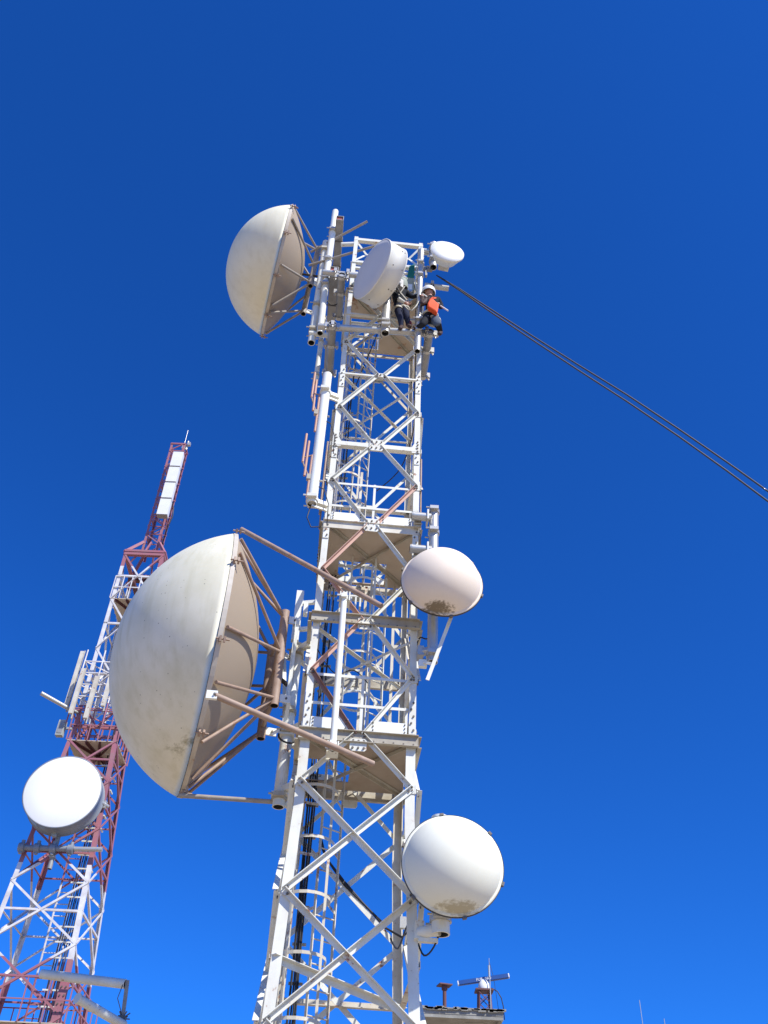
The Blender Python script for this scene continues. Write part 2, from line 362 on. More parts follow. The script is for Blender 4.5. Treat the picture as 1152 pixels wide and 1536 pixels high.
for h, hh in ((9.0, .13), (14.86, .08)):
    for fi in range(4):
        ka, kb, nrm = faces[fi]; m = MB(); e = (corner(kb, h)-corner(ka, h)).normalized()
        m.prism(corner(ka, h)-Z*(hh/2+.03)+nrm*.012, corner(kb, h)-Z*(hh/2+.03)+nrm*.012, [(0, 0), (hh, 0), (hh, .045), (hh-.01, .045), (hh-.01, .01), (0, .01)], Z, nrm); m.build('edge_angle', 'worn' if fi < 3 else 'channel', tower)
# toe boards & handrails on the two lower platforms
def rails(h, tops, fi, toe=True):
    ka, kb, nrm = faces[fi]; 
    for dh in tops:
        m = MB(); p0, p1 = corner(ka, h+dh), corner(kb, h+dh); m.angle(p0-nrm*.02, p1-nrm*.02, .038, .005, -Z, -nrm); m.build('handrail', 'white', tower)
    m = MB(); c = (corner(ka, h)+corner(kb, h))/2-nrm*.03; m.angle(c, c+Z*(tops[0]+.02), .035, .005, (corner(kb, h)-corner(ka, h)).normalized(), -nrm); m.build('rail_post', 'white', tower)
    if toe:
        e = (corner(kb, h)-corner(ka, h)).normalized(); L_ = (corner(kb, h)-corner(ka, h)).length
        for a, b in ((.07, .40), (.60, .92)):
            m = MB(); m.box(corner(ka, h)+e*L_*(a+b)/2+Z*.14+nrm*.012, e*L_*(b-a)/2, nrm*.006, Z*.075)
            for x in (a+.02, b-.02):
                for z in (.09, .14, .19): m.bolt(corner(ka, h)+e*L_*x+Z*z+nrm*.018, nrm, .010, .014, 1)
            m.build('toe_board', ['whiteclean', 'bolt'], tower)
for h, tops in ((9.0, (.86, .40)), (5.63, (.86, .45)), (14.86, (.95, .5))):
    for fi in range(4): rails(h, tops, fi, toe=h < 12)
# plan bracing
for h in (3.1, 12.4, 7.2):
    for a, b, dz in ((0, 2, 0), (1, 3, -.07)):
        if h == 3.1 and a == 1: continue
        m = MB(); p0, p1 = corner(a, h)+Z*dz, corner(b, h)+Z*dz; s_ = (p1-p0).normalized().cross(Z).normalized(); m.angle(p0, p1, .07 if h < 4 else .04, .007, s_, -Z); m.build('plan_brace', 'white', tower)
# top K bracing
for a, sg in ((0, 1), (1, -1)):
    node = T(-sg*.42, .1, 16.28)
    for h in (16.6, 15.86): 
        m = MB(); p0 = corner(a, h)+U*sg*.03; m.bar(p0, node, .04, .012, Wd); m.build('top_brace', 'white', tower)
m = MB(); m.bar(T(-.42, .1, 16.28), T(.42, .1, 16.28), .04, .012, Wd); m.build('top_brace', 'white', tower)
for px0, px1, py, h in ((531, 560, 392, 0), (528, 560, 401, 0), (527, 560, 409, 0)):
    p = on(px0, py, .03); q = p+U*.55; m = MB(); m.angle(p, q, .05, .006, Z, Wd); m.build('top_strut', 'white', tower)
# ladders
def ladder(lu, lw, ru, rw, h0, h1, cage=None, mt='white'):
    m = MB(); A0, A1 = T(lu, lw, h0), T(lu, lw, h1); B0, B1 = T(ru, rw, h0), T(ru, rw, h1); e = (B0-A0).normalized(); nn = e.cross(Z)
    for p, q in ((A0, A1), (B0, B1)): m.prism(p, q, [(-.021, -.006), (.021, -.006), (.021, .006), (-.021, .006)], nn, e)
    k = h0+.15
    while k < h1-.05: m.tube(T(lu, lw, k), T(ru, rw, k), .009, 6); k += .262
    o = m.build('ladder', mt, tower)
    if cage:
        cu, cw, r = cage; hoops = []
        k = h0+.35
        c2 = V((cu, cw, 0)); am = math.atan2((lw+rw)/2-cw, (lu+ru)/2-cu)
        def P(t, h): return T(cu+r*math.cos(am+t), cw+r*math.sin(am+t), h)
        while k < h1:
            m = MB(); pts = [T(lu, lw, k)]+[P(.5+(2*math.pi-1.0)*j/16, k) for j in range(17)]+[T(ru, rw, k)]
            if (pts[1]-pts[0]).length > (pts[-2]-pts[0]).length: pts = [pts[0]]+pts[1:-1][::-1]+[pts[-1]]
            for a, b in zip(pts, pts[1:]): m.bar(a, b, .006, .035, Z)
            m.build('cage_hoop', mt, o); k += .64
        for t in (1.6, math.pi, -1.6):
            m = MB(); m.bar(P(t, h0+.3), P(t, k-.64), .03, .006, P(t, 0)-P(0, 0)); m.build('cage_strap', mt, o)
ladder(-.34, 1.0, -.10, 1.15, -1.5, 5.9, (-.44, .80, .27), 'worn')
ladder(.10, 1.0, .33, 1.15, 5.65, 9.3, (-.03, .86, .25))
ladder(-.32, 1.0, -.07, 1.15, 9.05, 14.95, (-.40, .84, .24), 'worn')
# interior steel and cable run
m = MB()
for du in (-.035, .035): m.bar(T(-.50+du, 1.28, -1.5), T(-.50+du, 1.28, 14.8), .012, .05, Wd)
k = -1.4
while k < 14.7: m.bar(T(-.56, 1.27, k), T(-.40, 1.27, k), .02, .03); k += .42
m.build('cable_tray', 'channel', tower)
m = MB()
for i in range(4):
    u0 = -.53+.026*(i % 4); w0 = 1.20-.03*(i//4); pts = []; top = (9.1, 13.5, 5.9, 14.5, 7.9, 11.5, 6.6)[i]; k = -1.5
    while k < top: pts.append(T(u0+.006*math.sin(k*2.1+i), w0+.006*math.cos(k*1.7+i*2), k)); k += .3
    m.path(pts, .011 if i % 2 else .014, 6)
m.build('feeder_cables', 'black', tower)
# perforated tray against the left inner side
m = MB(); a = -1.5; side_tray_u = -TW/2+.10
for w0 in (.95, 1.13):
    m.bar(T(side_tray_u-.03, w0, -1.5), T(side_tray_u-.0, w0, 5.4), .04, .012, U)
k = -1.45
while k < 5.4:
    m.bar(T(side_tray_u-.02, .95, k), T(side_tray_u-.02, 1.13, k), .012, .085, Z); k += .15
m.build('cable_tray', 'worn', tower)
m = MB()
for i in range(3):
    pts = [T(-.42+i*.01, 1.2, 14.0)]
    p0, p1 = (T(0, TD+.02, 4.39)), (corner(2, 3.74)+Wd*.02)
    m.path([T(-.35, 1.25, 4.95-i*.05), p0+U*-.25+Z*.35, p0+Z*(.03+i*.02), p0.lerp(p1, .4)+Z*(.05+.012*math.sin(i*3)), p0.lerp(p1, .72)+Z*(.04+i*.015), on(603, 1406, TD-.1), on(612, 1398, TD-.2), on(614, 1385, TD-.25), on(617, 1350, TD-.3)][0:9] if i == 0 else [T(-.35, 1.25, 4.95-i*.05), p0+U*-.25+Z*.35, p0+Z*(.03+i*.02), p0.lerp(p1, .4)+Z*(.05+.012*math.sin(i*3)), p0.lerp(p1, .72)+Z*(.04+i*.015)], .013, 6)
m.build('feeder_cables', 'black', tower)
m = MB(); c = on(607, 1385, TD-.35); m.box(c, U*.055, Wd*.03, Z*.06); m.box(c+Wd*-.033, U*.058, Wd*.004, Z*.063); m.build('junction_box', 'galv', tower)
# thin interior members, antenna arms on the tower interior
for a, b in (((.45, 1.30, 5.7), (.45, 1.30, 9.0)), ((.02, 1.38, 6.1), (.02, 1.38, 9.0)), ((-.2, .5, 9.05), (-.2, .5, 10.6)), ((-.25, 1.36, 5.7), (-.25, 1.36, 7.3))):
    m = MB(); m.angle(T(*a), T(*b), .04, .006, U, Wd); m.build('inner_post', 'worn', tower)
# small sign/box pieces at the second platform
m = MB()
for i in range(5): m.box(T(-.33+.065*i, .55, 8.02), U*.012, Wd*.05, Z*.08)
m.box(T(-.2, .56, 8.12), U*.17, Wd*.06, Z*.012); m.build('clamp_rack', 'white', tower)
print('tower done')
# ------------------------------------------------------------------ large radome dishes
def clamp(m, p, d, r, mi=0):            # pipe clamp: ring plus two ears and bolts
    m.tube(p-d*.03, p+d*.03, r*1.22, 14, mi=mi)
    x, y = basis(d)
    for s_ in (-1, 1): m.box(p+x*s_*r*1.45, x*r*.35, y*r*.9, d*.028, mi); m.bolt(p+x*s_*r*1.5-y*r, -y, .012, .05, mi)
def big_dish(name, label, c, psi, tau, R, B, bk, hub_d, hub_w, hub_h, mrad, mframe, mback='tan', nst=3):
    full = nst == 3
    nn = V((-math.cos(psi)*math.cos(tau), -math.sin(psi)*math.cos(tau), math.sin(tau)))
    t = nn.cross(Z).normalized(); v = t.cross(nn)*1.0
    if v.z < 0: v = -v
    if t.y > 0: t = -t                  # t points towards the viewer side
    root = thing(name, label, 'dish antenna', c-Z*R)
    m = MB(); Rs = (R*R+B*B)/(2*B); z0 = B-Rs; t0 = math.asin(max(-1, min(1, -z0/Rs)))
    prof = [(.05, R)]+[(z0+Rs*math.sin(t0+(math.pi/2-t0)*k/28)+.05*(1-k/28), max(.002, Rs*math.cos(t0+(math.pi/2-t0)*k/28))) for k in range(29)]
    m.lathe(c, nn, prof, 96); m.build('radome', mrad, root)
    m = MB(); m.lathe(c, nn, [(.03, R*.998), (.045, R+.010), (-.012, R+.010), (-.012, R-.02), (-.01, R-.03)], 96, smooth=False)
    m.build('rim_ring', 'rimgrey', root)
    m = MB(); m.lathe(c, nn, [(-.0-bk*(1-(r_/R)**2), max(r_, .003)) for r_ in [R*.999*(1-k/20) for k in range(21)]], 96); rf = m.build('reflector', mback, root)
    for k in range(10):
        a = 2*math.pi*(k+.35)/10; d = t*math.cos(a)+v*math.sin(a); p = c+d*(R+.045); tg = nn.cross(d)
        m = MB(); m.box(p+nn*.01, d*.03, tg*.035, nn*.012); m.box(p-nn*.04, d*.03, tg*.035, nn*.012); m.tube(p-nn*.1, p+nn*.06, .012, 6); m.build('rim_clamp', 'tanframe', root)
    hc = c-nn*hub_d
    ends = []
    for st in (-1, 1):
        p0, p1 = hc+t*st*hub_w-v*hub_h, hc+t*st*hub_w+v*hub_h
        m = MB(); m.tube(p0-v*.08, p1+v*.08, .06 if full else .055, 16, hollow=True); m.build('hub_tube', [mframe, 'inside'], root); ends += [p0, p1]
    m = MB()
    for sv in (-1, 0, 1):
        m.tube(hc-t*hub_w+v*hub_h*sv*.85, hc+t*hub_w+v*hub_h*sv*.85, .035, 10)
    m.tube(hc-t*hub_w-v*hub_h*.8, hc+t*hub_w+v*hub_h*.8, .03, 8)
    m.build('hub_frame', mframe, root)
    for st in (-1, 1):
        for sv, aa in (((1, (.50, .22, .36)), (-1, (-.50, -.22, -.36)), (.12, (.12, -.10))) if full else ((1, (.50, .25)), (-1, (-.50, -.28)), (0, (-.02,)))):
            base = hc+t*st*hub_w+v*hub_h*(sv*.95)
            for a in aa:
                th = a*math.pi if st > 0 else math.pi-a*math.pi
                if abs(a) == .5: th = (a-.02*st*(1 if a > 0 else -1))*math.pi
                p = c+(t*math.cos(th)+v*math.sin(th))*(R-.02)-nn*.05
                m = MB(); m.tube(base, p, .023, 8); m.build('rim_strut', mframe, root)
    for sv in (1, -1):
        for st in (1, -1):
            m = MB(); b_ = hc+t*st*hub_w+v*hub_h*sv*.93-nn*.11; m.box(b_, nn*.09, t*.012, v*.055); m.bolt(b_-nn*.03+t*.012, t, .014, .02, 1); m.build('mount_lug', ['whiteclean', 'bolt'], root)
    return root, nn, t, v, hc
big, n1, t1, v1, hc1 = big_dish('radome_dish', 'largest cream domed dish facing left at mid height of the tower', T(-2.03, .7, 6.95), .259, -.01, 1.745, 1.25, .62, .88, .44, .66, 'cream', 'tanframe')
up_, n2, t2, v2, hc2 = big_dish('radome_dish', 'big pale domed dish facing left at the top of the tower', T(-2.16, .7, 16.30), .235, .03, 1.31, 1.02, .50, .68, .34, .62, 'cream2', 'frameroof', 'tan', nst=2)
print('big dishes')
# ------------------------------------------------------------------ pipes, arms and beams on the main tower
def pipe(name, label, cat, p0, p1, r, mt='galv', hollow=True, clamps=(), group=None, n=16, cm='galv'):
    root = thing(name, label, cat, (p0+p1)/2 if abs((p1-p0).normalized().z) < .7 else (p0 if p0.z < p1.z else p1), group)
    m = MB(); m.tube(p0, p1, r, n, hollow=hollow); m.build('pipe', [mt, 'inside'], root)
    for t in clamps:
        m = MB(); clamp(m, p0.lerp(p1, t), (p1-p0).normalized(), r); m.build('pipe_clamp', cm, root)
    return root
def on2(a, wa, b, wb): return on(*a, wa), on(*b, wb)
# upper left vertical pipes
p0, p1 = T(-1.15, .2, 15.05), T(-1.15, .2, 17.97)
pipe('mounting_pipe', 'long white vertical pipe rising above the top left corner of the tower', 'pipe', p0, p1, .065, 'whiteclean', clamps=(.12, .35, .72))
pipe('mounting_pipe', 'white vertical pipe with rusty clamp behind the uppermost domed dish', 'pipe', T(-1.26, .3, 13.55), T(-1.26, .3, 16.9), .066, 'white', clamps=(.1, .33, .9), cm='channel')
pipe('mounting_pipe', 'short white pipe stub with dark open lower end left of the tower top', 'pipe', on(480, 500, .15), on(489, 421, .15), .06, 'white', clamps=(.9,))
pipe('mounting_pipe', 'slim spotted white pipe hanging below the left beams', 'pipe', T(-1.12, .75, 13.0), T(-1.12, .75, 15.0), .045, 'white', clamps=(.1, .6))
# rectangular beams running from front to back
def beam(label, p0, ln, w=.15):
    root = thing('box_beam', label, 'beam', p0); d = Wd
    m = MB(); t = .012; q = p0+d*ln
    for s_ in (-1, 1): m.box((p0+q)/2+U*s_*(w/2-t/2), U*t/2, d*ln/2, Z*w/2); m.box((p0+q)/2+Z*s_*(w/2-t/2-.0), U*(w/2-t-.0005), d*ln/2, Z*t/2)
    m.build('beam_wall', 'galvdark', root)
    m = MB(); m.box(p0+d*.03, U*(w/2-t-.001), d*.004, Z*(w/2-t-.001)); m.build('end_cap', 'red', root)
    m = MB()
    for x in (.28, .62):
        m.box(p0+d*ln*x-Z*(w/2+.004), U*(w/2+.02), d*.012, Z*.004)
        m.box(p0+d*ln*x-U*(w/2+.004), U*.004, d*.012, Z*w/2); m.box(p0+d*ln*x+U*(w/2+.004), U*.004, d*.012, Z*w/2)
    m.build('beam_strap', 'bolt', root)
beam('grey square beam with red end at the very top left of the tower', T(-1.02, -.1, 17.22), 1.75, .155)
beam('long grey square beam with red end hanging below the left crossbar', T(-1.0, -.1, 15.36), 2.75, .16)
# round tubes running front to back
for lb, q, ln in (('grey round tube with dark open end at the upper left crossbar', T(-.84, -.22, 15.02), 1.0), ('grey round tube with dark open end at the left end of the lower crossbar', T(-.90, -.28, 13.40), 1.15), ('grey round tube with dark open end at the right end of the lower crossbar', T(.80, -.26, 13.48), 1.05)):
    pipe('support_tube', lb, 'tube', q, q+Wd*ln, .072, 'galvdark', clamps=(.05, .4, .95))
# crossbars
pipe('crossbar_tube', 'long light grey crossbar the workers stand on', 'crossbar', T(-1.15, -.18, 13.40), T(.96, -.18, 13.52), .062, 'galv', clamps=(.12, .53, .83, .9))
pipe('crossbar_tube', 'light crossbar behind the left edge of the tilted drum dish', 'crossbar', T(-1.2, -.15, 15.13), T(.35, -.15, 15.13), .055, 'galv', clamps=(.15, .3))
pipe('crossbar_tube', 'short grey crossbar with open end behind the white helmeted worker', 'crossbar', on(637, 428, .0), on(673, 433, .0), .055, 'galv', clamps=(.3,))
pipe('support_tube', 'short tube stub pointing backward behind the white helmet', 'tube', on(648, 428, -.08), on(648, 428, -.08)+Wd*.5, .05, 'galvdark')
pipe('crossbar_tube', 'short white crossbar joining the topmost beam to the tower corner', 'crossbar', on(512, 367, .05), on(537, 366, .05), .045, 'white', hollow=False)
pipe('crossbar_tube', 'white crossbar at the lower left joining the dish pipe to the beams', 'crossbar', T(-1.32, .25, 13.75), T(-.85, .25, 13.75), .05, 'white', hollow=False)
# front pipes
pipe('mounting_pipe', 'long grey vertical pipe between the two workers', 'pipe', on(626, 527, -.27), on(632, 376, -.27), .054, 'galv', clamps=(.17, .27, .72, .85))
pipe('mounting_pipe', 'grey vertical pipe below the tilted drum dish', 'pipe', T(.02, -.31, 13.22), T(.02, -.31, 15.75), .072, 'galv', clamps=(.05, .10))
# struts of the upper dish
pipe('stay_rod', 'grey stay rod pointing up right above the tower top', 'rod', on(466, 378, .4), on(551, 332, -.1), .026, 'frameroof', hollow=False)
pipe('stay_rod', 'grey stay rod crossing from the top dish to the drum dish', 'rod', on(463, 398, .3), on(566, 368, -.05), .026, 'frameroof', hollow=False)
pipe('stay_rod', 'dark stay rod from the top dish hub to its pipe', 'rod', on(452, 411, .6), on(487, 416, .3), .022, 'blackpaint', hollow=False)
# big dish struts
pipe('stay_rod', 'long pinkish stay rod from the top rim of the largest dish to the tower', 'rod', on(362, 794, .35), on(572, 909, -.40), .036, 'tanframe', hollow=False)
pipe('stay_rod', 'long pinkish stay rod from the middle rim of the largest dish to the tower', 'rod', on(322, 1043, -.98), on(560, 1146, -.12), .036, 'tanframe', hollow=False)
pipe('stay_rod', 'thin stay rod from the bottom of the largest dish to its pole', 'rod', on(268, 1193, .75), on(428, 1204, .75), .028, 'frameroof', hollow=False)
m = MB(); c = on(322, 1043, -.98); m.box(c+U*-.03, U*.06, Wd*.02, Z*.05); m.bolt(c-Wd*.02, -Wd, .014, .02, 1); m.build('strut_lug', ['whiteclean', 'bolt'], big)
# pole of the big dish
root = pipe('mounting_pipe', 'thick pole beside the left leg holding the largest dish', 'pipe', T(-.88, .7, 5.0), T(-.88, .7, 7.35), .075, 'white', clamps=(.05, .42, .55, .93), cm='channel')
def fbar(root, name, a, b, w=.05, mt='whiteclean'):
    m = MB(); m.angle(a, b, w, .007, *basis((b-a).normalized())); m.build(name, mt, root)
hubR = [hc1+t1*st*.44+v1*.66*sv-n1*.16 for st in (1, -1) for sv in (1, -1)]
for a, b in ((hubR[0], T(-.95, .66, 6.05)), (hubR[0], T(-.95, .66, 7.1)), (hubR[1], T(-.95, .66, 6.1)), (hubR[2], T(-.95, .74, 7.1)), (hubR[3], T(-.95, .74, 6.05)), (hubR[2], T(-.95, .74, 6.1))): fbar(root, 'hinge_bar', a, b)
m = MB(); m.tube(hc1-n1*.02, T(-.95, .7, 6.7), .03, 8); m.build('axis_rod', 'blackpaint', root)
for h in (5.2, 6.0, 7.25):
    m = MB(); m.bar(T(-.88, .7, h), T(-TW/2-.02, .5, h), .08, .08); m.bar(T(-.88, .7, h-.12), T(-TW/2-.02, .9, h-.12), .05, .05); m.box(T(-.88, .7, h-.06), U*.10, Wd*.10, Z*.015); m.build('standoff_arm', 'white', root)
root = thing('panel_antenna', 'narrow white panel antenna above the big dish pole', 'antenna', T(-.9, .62, 7.35))
m = MB(); m.box(T(-.92, .55, 7.72), U*.05, Wd*.04, Z*.42); m.build('panel', 'whiteclean', root)
for h in (7.95, 7.5): m = MB(); m.bar(T(-.9, .56, h), T(-.68, .5, h), .05); m.build('bracket', 'whiteclean', root)
m = MB(); m.box(T(-.82, .52, 7.82), U*.03, Wd*.05, Z*.09); m.build('radio_module', 'whiteclean', root)
# front white pole on the lower half
root = pipe('mounting_pipe', 'slim bright white vertical pole in front of the tower between the two big channels', 'pipe', T(-.30, -.26, 5.28), T(-.31, -.26, 7.55), .040, 'whiteclean', clamps=(.03, .97), cm='whiteclean')
for h in (5.32, 7.5):
    m = MB(); m.box(T(-.30, -.16, h), U*.07, Wd*.10, Z*.03)
    for x in (-.06, -.02, .02, .06): m.box(T(-.30+x, -.27, h), U*.008, Wd*.02, Z*.07)
    m.build('clamp_plate', 'white', root)
# dipole antenna
root = thing('dipole_antenna', 'white tube antenna with salmon dipole rods left of the tower', 'antenna', T(-.885, -.1, 9.25))
m = MB(); m.tube(T(-.885, -.1, 9.25), T(-.885, -.1, 12.2), .076, 18, hollow=True); m.build('antenna_tube', ['whiteclean', 'inside'], root)
for h in (9.32, 11.75): m = MB(); clamp(m, T(-.885, -.1, h), Z, .076); m.bar(T(-.885, -.1, h), T(-.66, -.02, h), .07); m.bar(T(-.885, -.1, h-.1), T(-.66, -.02, h-.1), .03); m.build('bracket', 'white', root)
for grp, arm, fb in (((((472.7, 559), (467.3, 596)), ((475, 570), (469.5, 616)), ((479.5, 592), (472.3, 647))), ((474, 622), (494, 625)), (474, 619)), ((((460, 651), (454, 693)), ((463.6, 662), (456.5, 713.6)), ((468.4, 683), (460, 747))), ((463, 718), (484, 722)), (463, 716))):
    for a, b in grp:
        m = MB(); q = on(*a, -.12); r_ = on(*b, -.12); m.tube(q, r_, .019, 8); m.build('dipole_rod', 'salmon', root)
    m = MB(); m.tube(on(*grp[0][1], -.12), on(*fb, -.12), .012, 6); m.tube(on(*grp[0][1], -.12)+Z*.1, on(*grp[2][0], -.12), .011, 6); m.build('cross_link', 'tanframe', root)
    m = MB(); m.tube(on(*arm[0], -.12), on(*arm[1], -.12), .016, 6); m.box(on(*fb, -.12), U*.03, Wd*.03, Z*.05); m.build('feed_arm', 'channel', root)
    m = MB(); q = on(*fb, -.12); m.path([q, q+U*.12-Z*.15, q+U*.25-Z*.22, q+U*.33-Z*.5, q+U*.34-Z*.9], .008, 6); m.build('feed_cable', 'black', root)
m = MB(); m.path([T(-.9, -.1, 9.2), T(-.93, -.08, 9.0), T(-.86, -.05, 8.85), T(-.72, -.02, 8.9)], .009, 6); m.build('feed_cable', 'black', root)
m = MB(); m.tube(T(-.76, .05, 9.2), T(-.76, .05, 10.75), .016, 8); m.tube(T(-.745, .09, 8.95), T(-.745, .09, 10.6), .012, 8); tag(m.build('conduit', 'tanframe'), 'thin rusty conduit beside the upper left leg', 'conduit')
m = MB(); m.tube(T(.72, .1, 8.8), T(.72, .1, 10.6), .014, 8); tag(m.build('conduit', 'tanframe'), 'thin rusty conduit beside the upper right leg', 'conduit')
# ------------------------------------------------------------------ small domed dishes on the right
def dome_dish(label, c, psi, tau, R, B, mt, mould):
    nn = V((-math.cos(psi)*math.cos(tau), -math.sin(psi)*math.cos(tau), math.sin(tau)))
    root = thing('radome_dish', label, 'dish antenna', c-Z*R)
    Rs = ((R*.95)**2+B*B)/(2*B); z0 = B-Rs; t0 = math.asin(-z0/Rs)
    m = MB(); m.lathe(c, nn, [(.0, R), (.012, R*.995), (.02, R*.955)]+[(z0+Rs*math.sin(t0+(math.pi/2-t0)*k/24)+.02*(1-k/24), max(.001, Rs*math.cos(t0+(math.pi/2-t0)*k/24))) for k in range(25)], 96); m.build('radome', mt, root)
    m = MB(); m.lathe(c, nn, [(.004, R*.998), (.008, R+.006), (-.018, R+.006), (-.018, R-.02)], 96, smooth=False); m.build('rim_ring', 'blackpaint', root)
    m = MB(); m.lathe(c, nn, [(-.02-.16*(1-(r_)**2), R*max(r_, .01)*.98) for r_ in [1-k/12 for k in range(13)]], 64); m.build('reflector', 'cream2', root)
    x, y = basis(nn)
    for k in range(6):
        a = 2*math.pi*(k+.3)/6; d = x*math.cos(a)+y*math.sin(a); m = MB(); m.box(c+d*(R+.012), d*.012, nn.cross(d)*.02, nn*.022); m.build('rim_clip', 'bolt', root)
    m = MB(); m.tube(c-nn*.14, c-nn*.34, .10, 16); m.box(c-nn*.32, nn*.04, Z*.12, nn.cross(Z)*.06); m.build('mount_hub', 'galv', root)
    return root
cA = on(663, 874, -.52); cB = on(679, 1297, -.52)
M['radA'] = mat('radome_with_mould', (.82, .70, .565), .75, dirt=(.68, .58, .43), dirt_amt=.3, scale=1.3, mould_sc=17, mould_th=1.42, mould_amt=.9, mould=((cA.x-.12, cA.y-.16, cA.z-.49), .52, (.15, .11, .06)))
M['radB'] = mat('radome_with_lichen', (.80, .785, .65), .75, dirt=(.68, .66, .49), dirt_amt=.3, scale=1.3, mould_sc=8, mould_th=1.40, mould_amt=.65, mould=((cB.x+.10, cB.y-.16, cB.z-.48), .52, (.28, .22, .10)))
dome_dish('round pinkish dish with dark mould at its base, right of the middle of the tower', cA, 1.62, 0, .535, .42, 'radA', None)
dome_dish('round white dish with brown lichen at its base, lower right of the tower', cB, 1.63, 0, .530, .40, 'radB', None)
root = pipe('mounting_pipe', 'grey vertical pipe carrying the pinkish round dish', 'pipe', T(.865, -.16, 6.66), T(.885, -.16, 9.33), .068, 'galv', clamps=(.04, .82, .97))
for h, u0 in ((9.12, .56), (8.50, .545)):
    m = MB(); m.tube(T(u0, -.18, h), T(.84, -.18, h), .062, 16, hollow=True); m.tube(T(u0+.015, -.18, h), T(u0+.04, -.18, h), .068, 16); m.box(T(.79, -.17, h), U*.012, Wd*.09, Z*.09); m.build('standoff_arm', ['galv', 'inside'], root)
    m = MB(); m.box(T(.66, -.08, h), U*.05, Wd*.02, Z*.12); 
    for z in (-.08, .08): m.tube(T(.6, -.12, h+z), T(.72, -.12, h+z), .01, 6)
    m.build('leg_clamp', 'channel', root)
m = MB(); m.tube(T(.70, -.06, 6.85), T(.86, -.16, 6.85), .055, 12); m.box(T(.72, -.06, 6.85), U*.04, Wd*.08, Z*.07); m.build('standoff_arm', 'galv', root)
root = thing('stay_bar', 'flat pale stay bar slanting below the pinkish round dish', 'bar', on(641, 1020, -.3))
m = MB(); m.bar(on(641, 1020, -.3), on(677, 925, -.3), .045, .012, Wd); m.build('bar', 'white', root)
m = MB(); m.bar(on(628, 993, -.12), on(652, 996, -.28), .03); m.box(on(634, 996, -.15), U*.05, Wd*.03, Z*.05); m.build('bracket', 'whiteclean', root)
root = pipe('mounting_pipe', 'short pipe with open end below the lower right dish', 'pipe', on(661, 1402, -.2), on(661, 1402, -.2)+Z*1.25, .095, 'white', clamps=(.12, .8))
m = MB(); m.tube(T(.74, -.08, 3.40), T(.93, -.2, 3.40), .06, 12); m.box(T(.74, -.06, 3.42), U*.05, Wd*.06, Z*.09); m.build('standoff_arm', 'white', root)
m = MB(); m.box(T(.83, -.1, 3.32), U*.1, Wd*.03, Z*.02); m.build('clamp_bar', 'white', root)
m = MB(); m.bar(T(.78, -.1, 3.72), T(.97, -.2, 3.72), .025); m.build('clamp_bar', 'white', root)
# ------------------------------------------------------------------ drum dishes
def drum(label, c, nn, R, dep, mface, mshroud, hub=True, dots=0, flange=.012):
    root = thing('drum_dish', label, 'dish antenna', c-Z*R)
    m = MB(); m.lathe(c, nn, [(.0, R), (.012, R*.97), (.022, R*.6), (.026, .002)], 80); m.build('radome', mface, root)
    m = MB(); m.lathe(c, nn, [(.008, R*.995), (.008, R+flange), (-.02, R+flange), (-.02, R+.002), (-dep, R+.002), (-dep, R+flange), (-dep-.02, R+flange), (-dep-.02, R-.03)], 80, smooth=True)
    o = m.build('shroud', mshroud, root)
    m = MB(); m.lathe(c, nn, [(-dep-.01-R*.28*(1-q*q), R*max(q, .01)*.98) for q in [1-k/12 for k in range(13)]], 64); m.build('reflector', mshroud, root)
    x, y = basis(nn); m = MB()
    for k in range(dots):
        a = 2*math.pi*(k+.4)/dots; d = x*math.cos(a)+y*math.sin(a)
        m.bolt(c+d*(R+.001)-nn*dep*(.35 if k % 2 else .75), d, .012, .008)
        m.bolt(c+d*(R+.001)-nn*dep*.92, d, .009, .01)
    if dots: m.build('shroud_bolt', 'bolt', root)
    m = MB(); q = -dep-.01-R*.28; m.tube(c+nn*(q+.03), c+nn*(q-.10), R*.13, 16); m.box(c+nn*(q-.11), nn*.03, Z*R*.2, nn.cross(Z)*R*.12); m.build('mount_hub', 'galvdark', root)
    return root
nd = V((-.855, -.50, -.06)).normalized()
nd = (U*nd.x+Wd*nd.y+Z*nd.z).normalized()
cD = on(558, 403.5, -.78)
drum('drum dish tilted to the left with pale grey face near the tower top', cD, nd, .575, .33, 'face', 'greydish', dots=9)

m = MB(); m.bar(cD-nd*.58, T(.02, -.31, 15.1), .06, .1); m.bar(cD-nd*.5-Z*.25, T(.02, -.31, 14.9), .04); m.build('bracket', 'galvdark', bpy.data.objects['drum_dish'])
# small dish at top right
nS = (U*.12+Wd*-.99).normalized(); cS = on(671, 377, -.55)
root = thing('radome_dish', 'smallest white dish at the top right corner of the tower', 'dish antenna', cS-Z*.32)
m = MB(); m.lathe(cS, nS, [(0, .318), (.012, .31), (.03, .2), (.036, .002)], 64); m.build('radome', 'drumwhite', root)
m = MB(); m.lathe(cS, nS, [(.004, .316), (.004, .326), (-.03, .326), (-.06, .30), (-.22, .20), (-.27, .10), (-.28, .002)], 64); m.build('reflector', 'greydish', root)
m = MB(); m.tube(cS-nS*.17, cS-nS*.36, .075, 16); m.box(cS-nS*.30, nS*.05, Z*.10, nS.cross(Z)*.08); m.box(cS-nS*.28-Z*.12, nS*.06, Z*.025, nS.cross(Z)*.10); m.build('mount_hub', 'galv', root)
root = pipe('mounting_pipe', 'short grey vertical pipe with open end behind the smallest dish', 'pipe', T(.88, -.12, 15.72), T(.88, -.12, 16.55), .072, 'galv', clamps=(.25, .8))
m = MB(); m.tube(T(.58, -.10, 16.28), T(.80, -.10, 16.28), .07, 16, hollow=True); m.box(T(.84, -.1, 16.28), U*.02, Wd*.09, Z*.10); m.build('standoff_arm', ['galv', 'inside'], root)
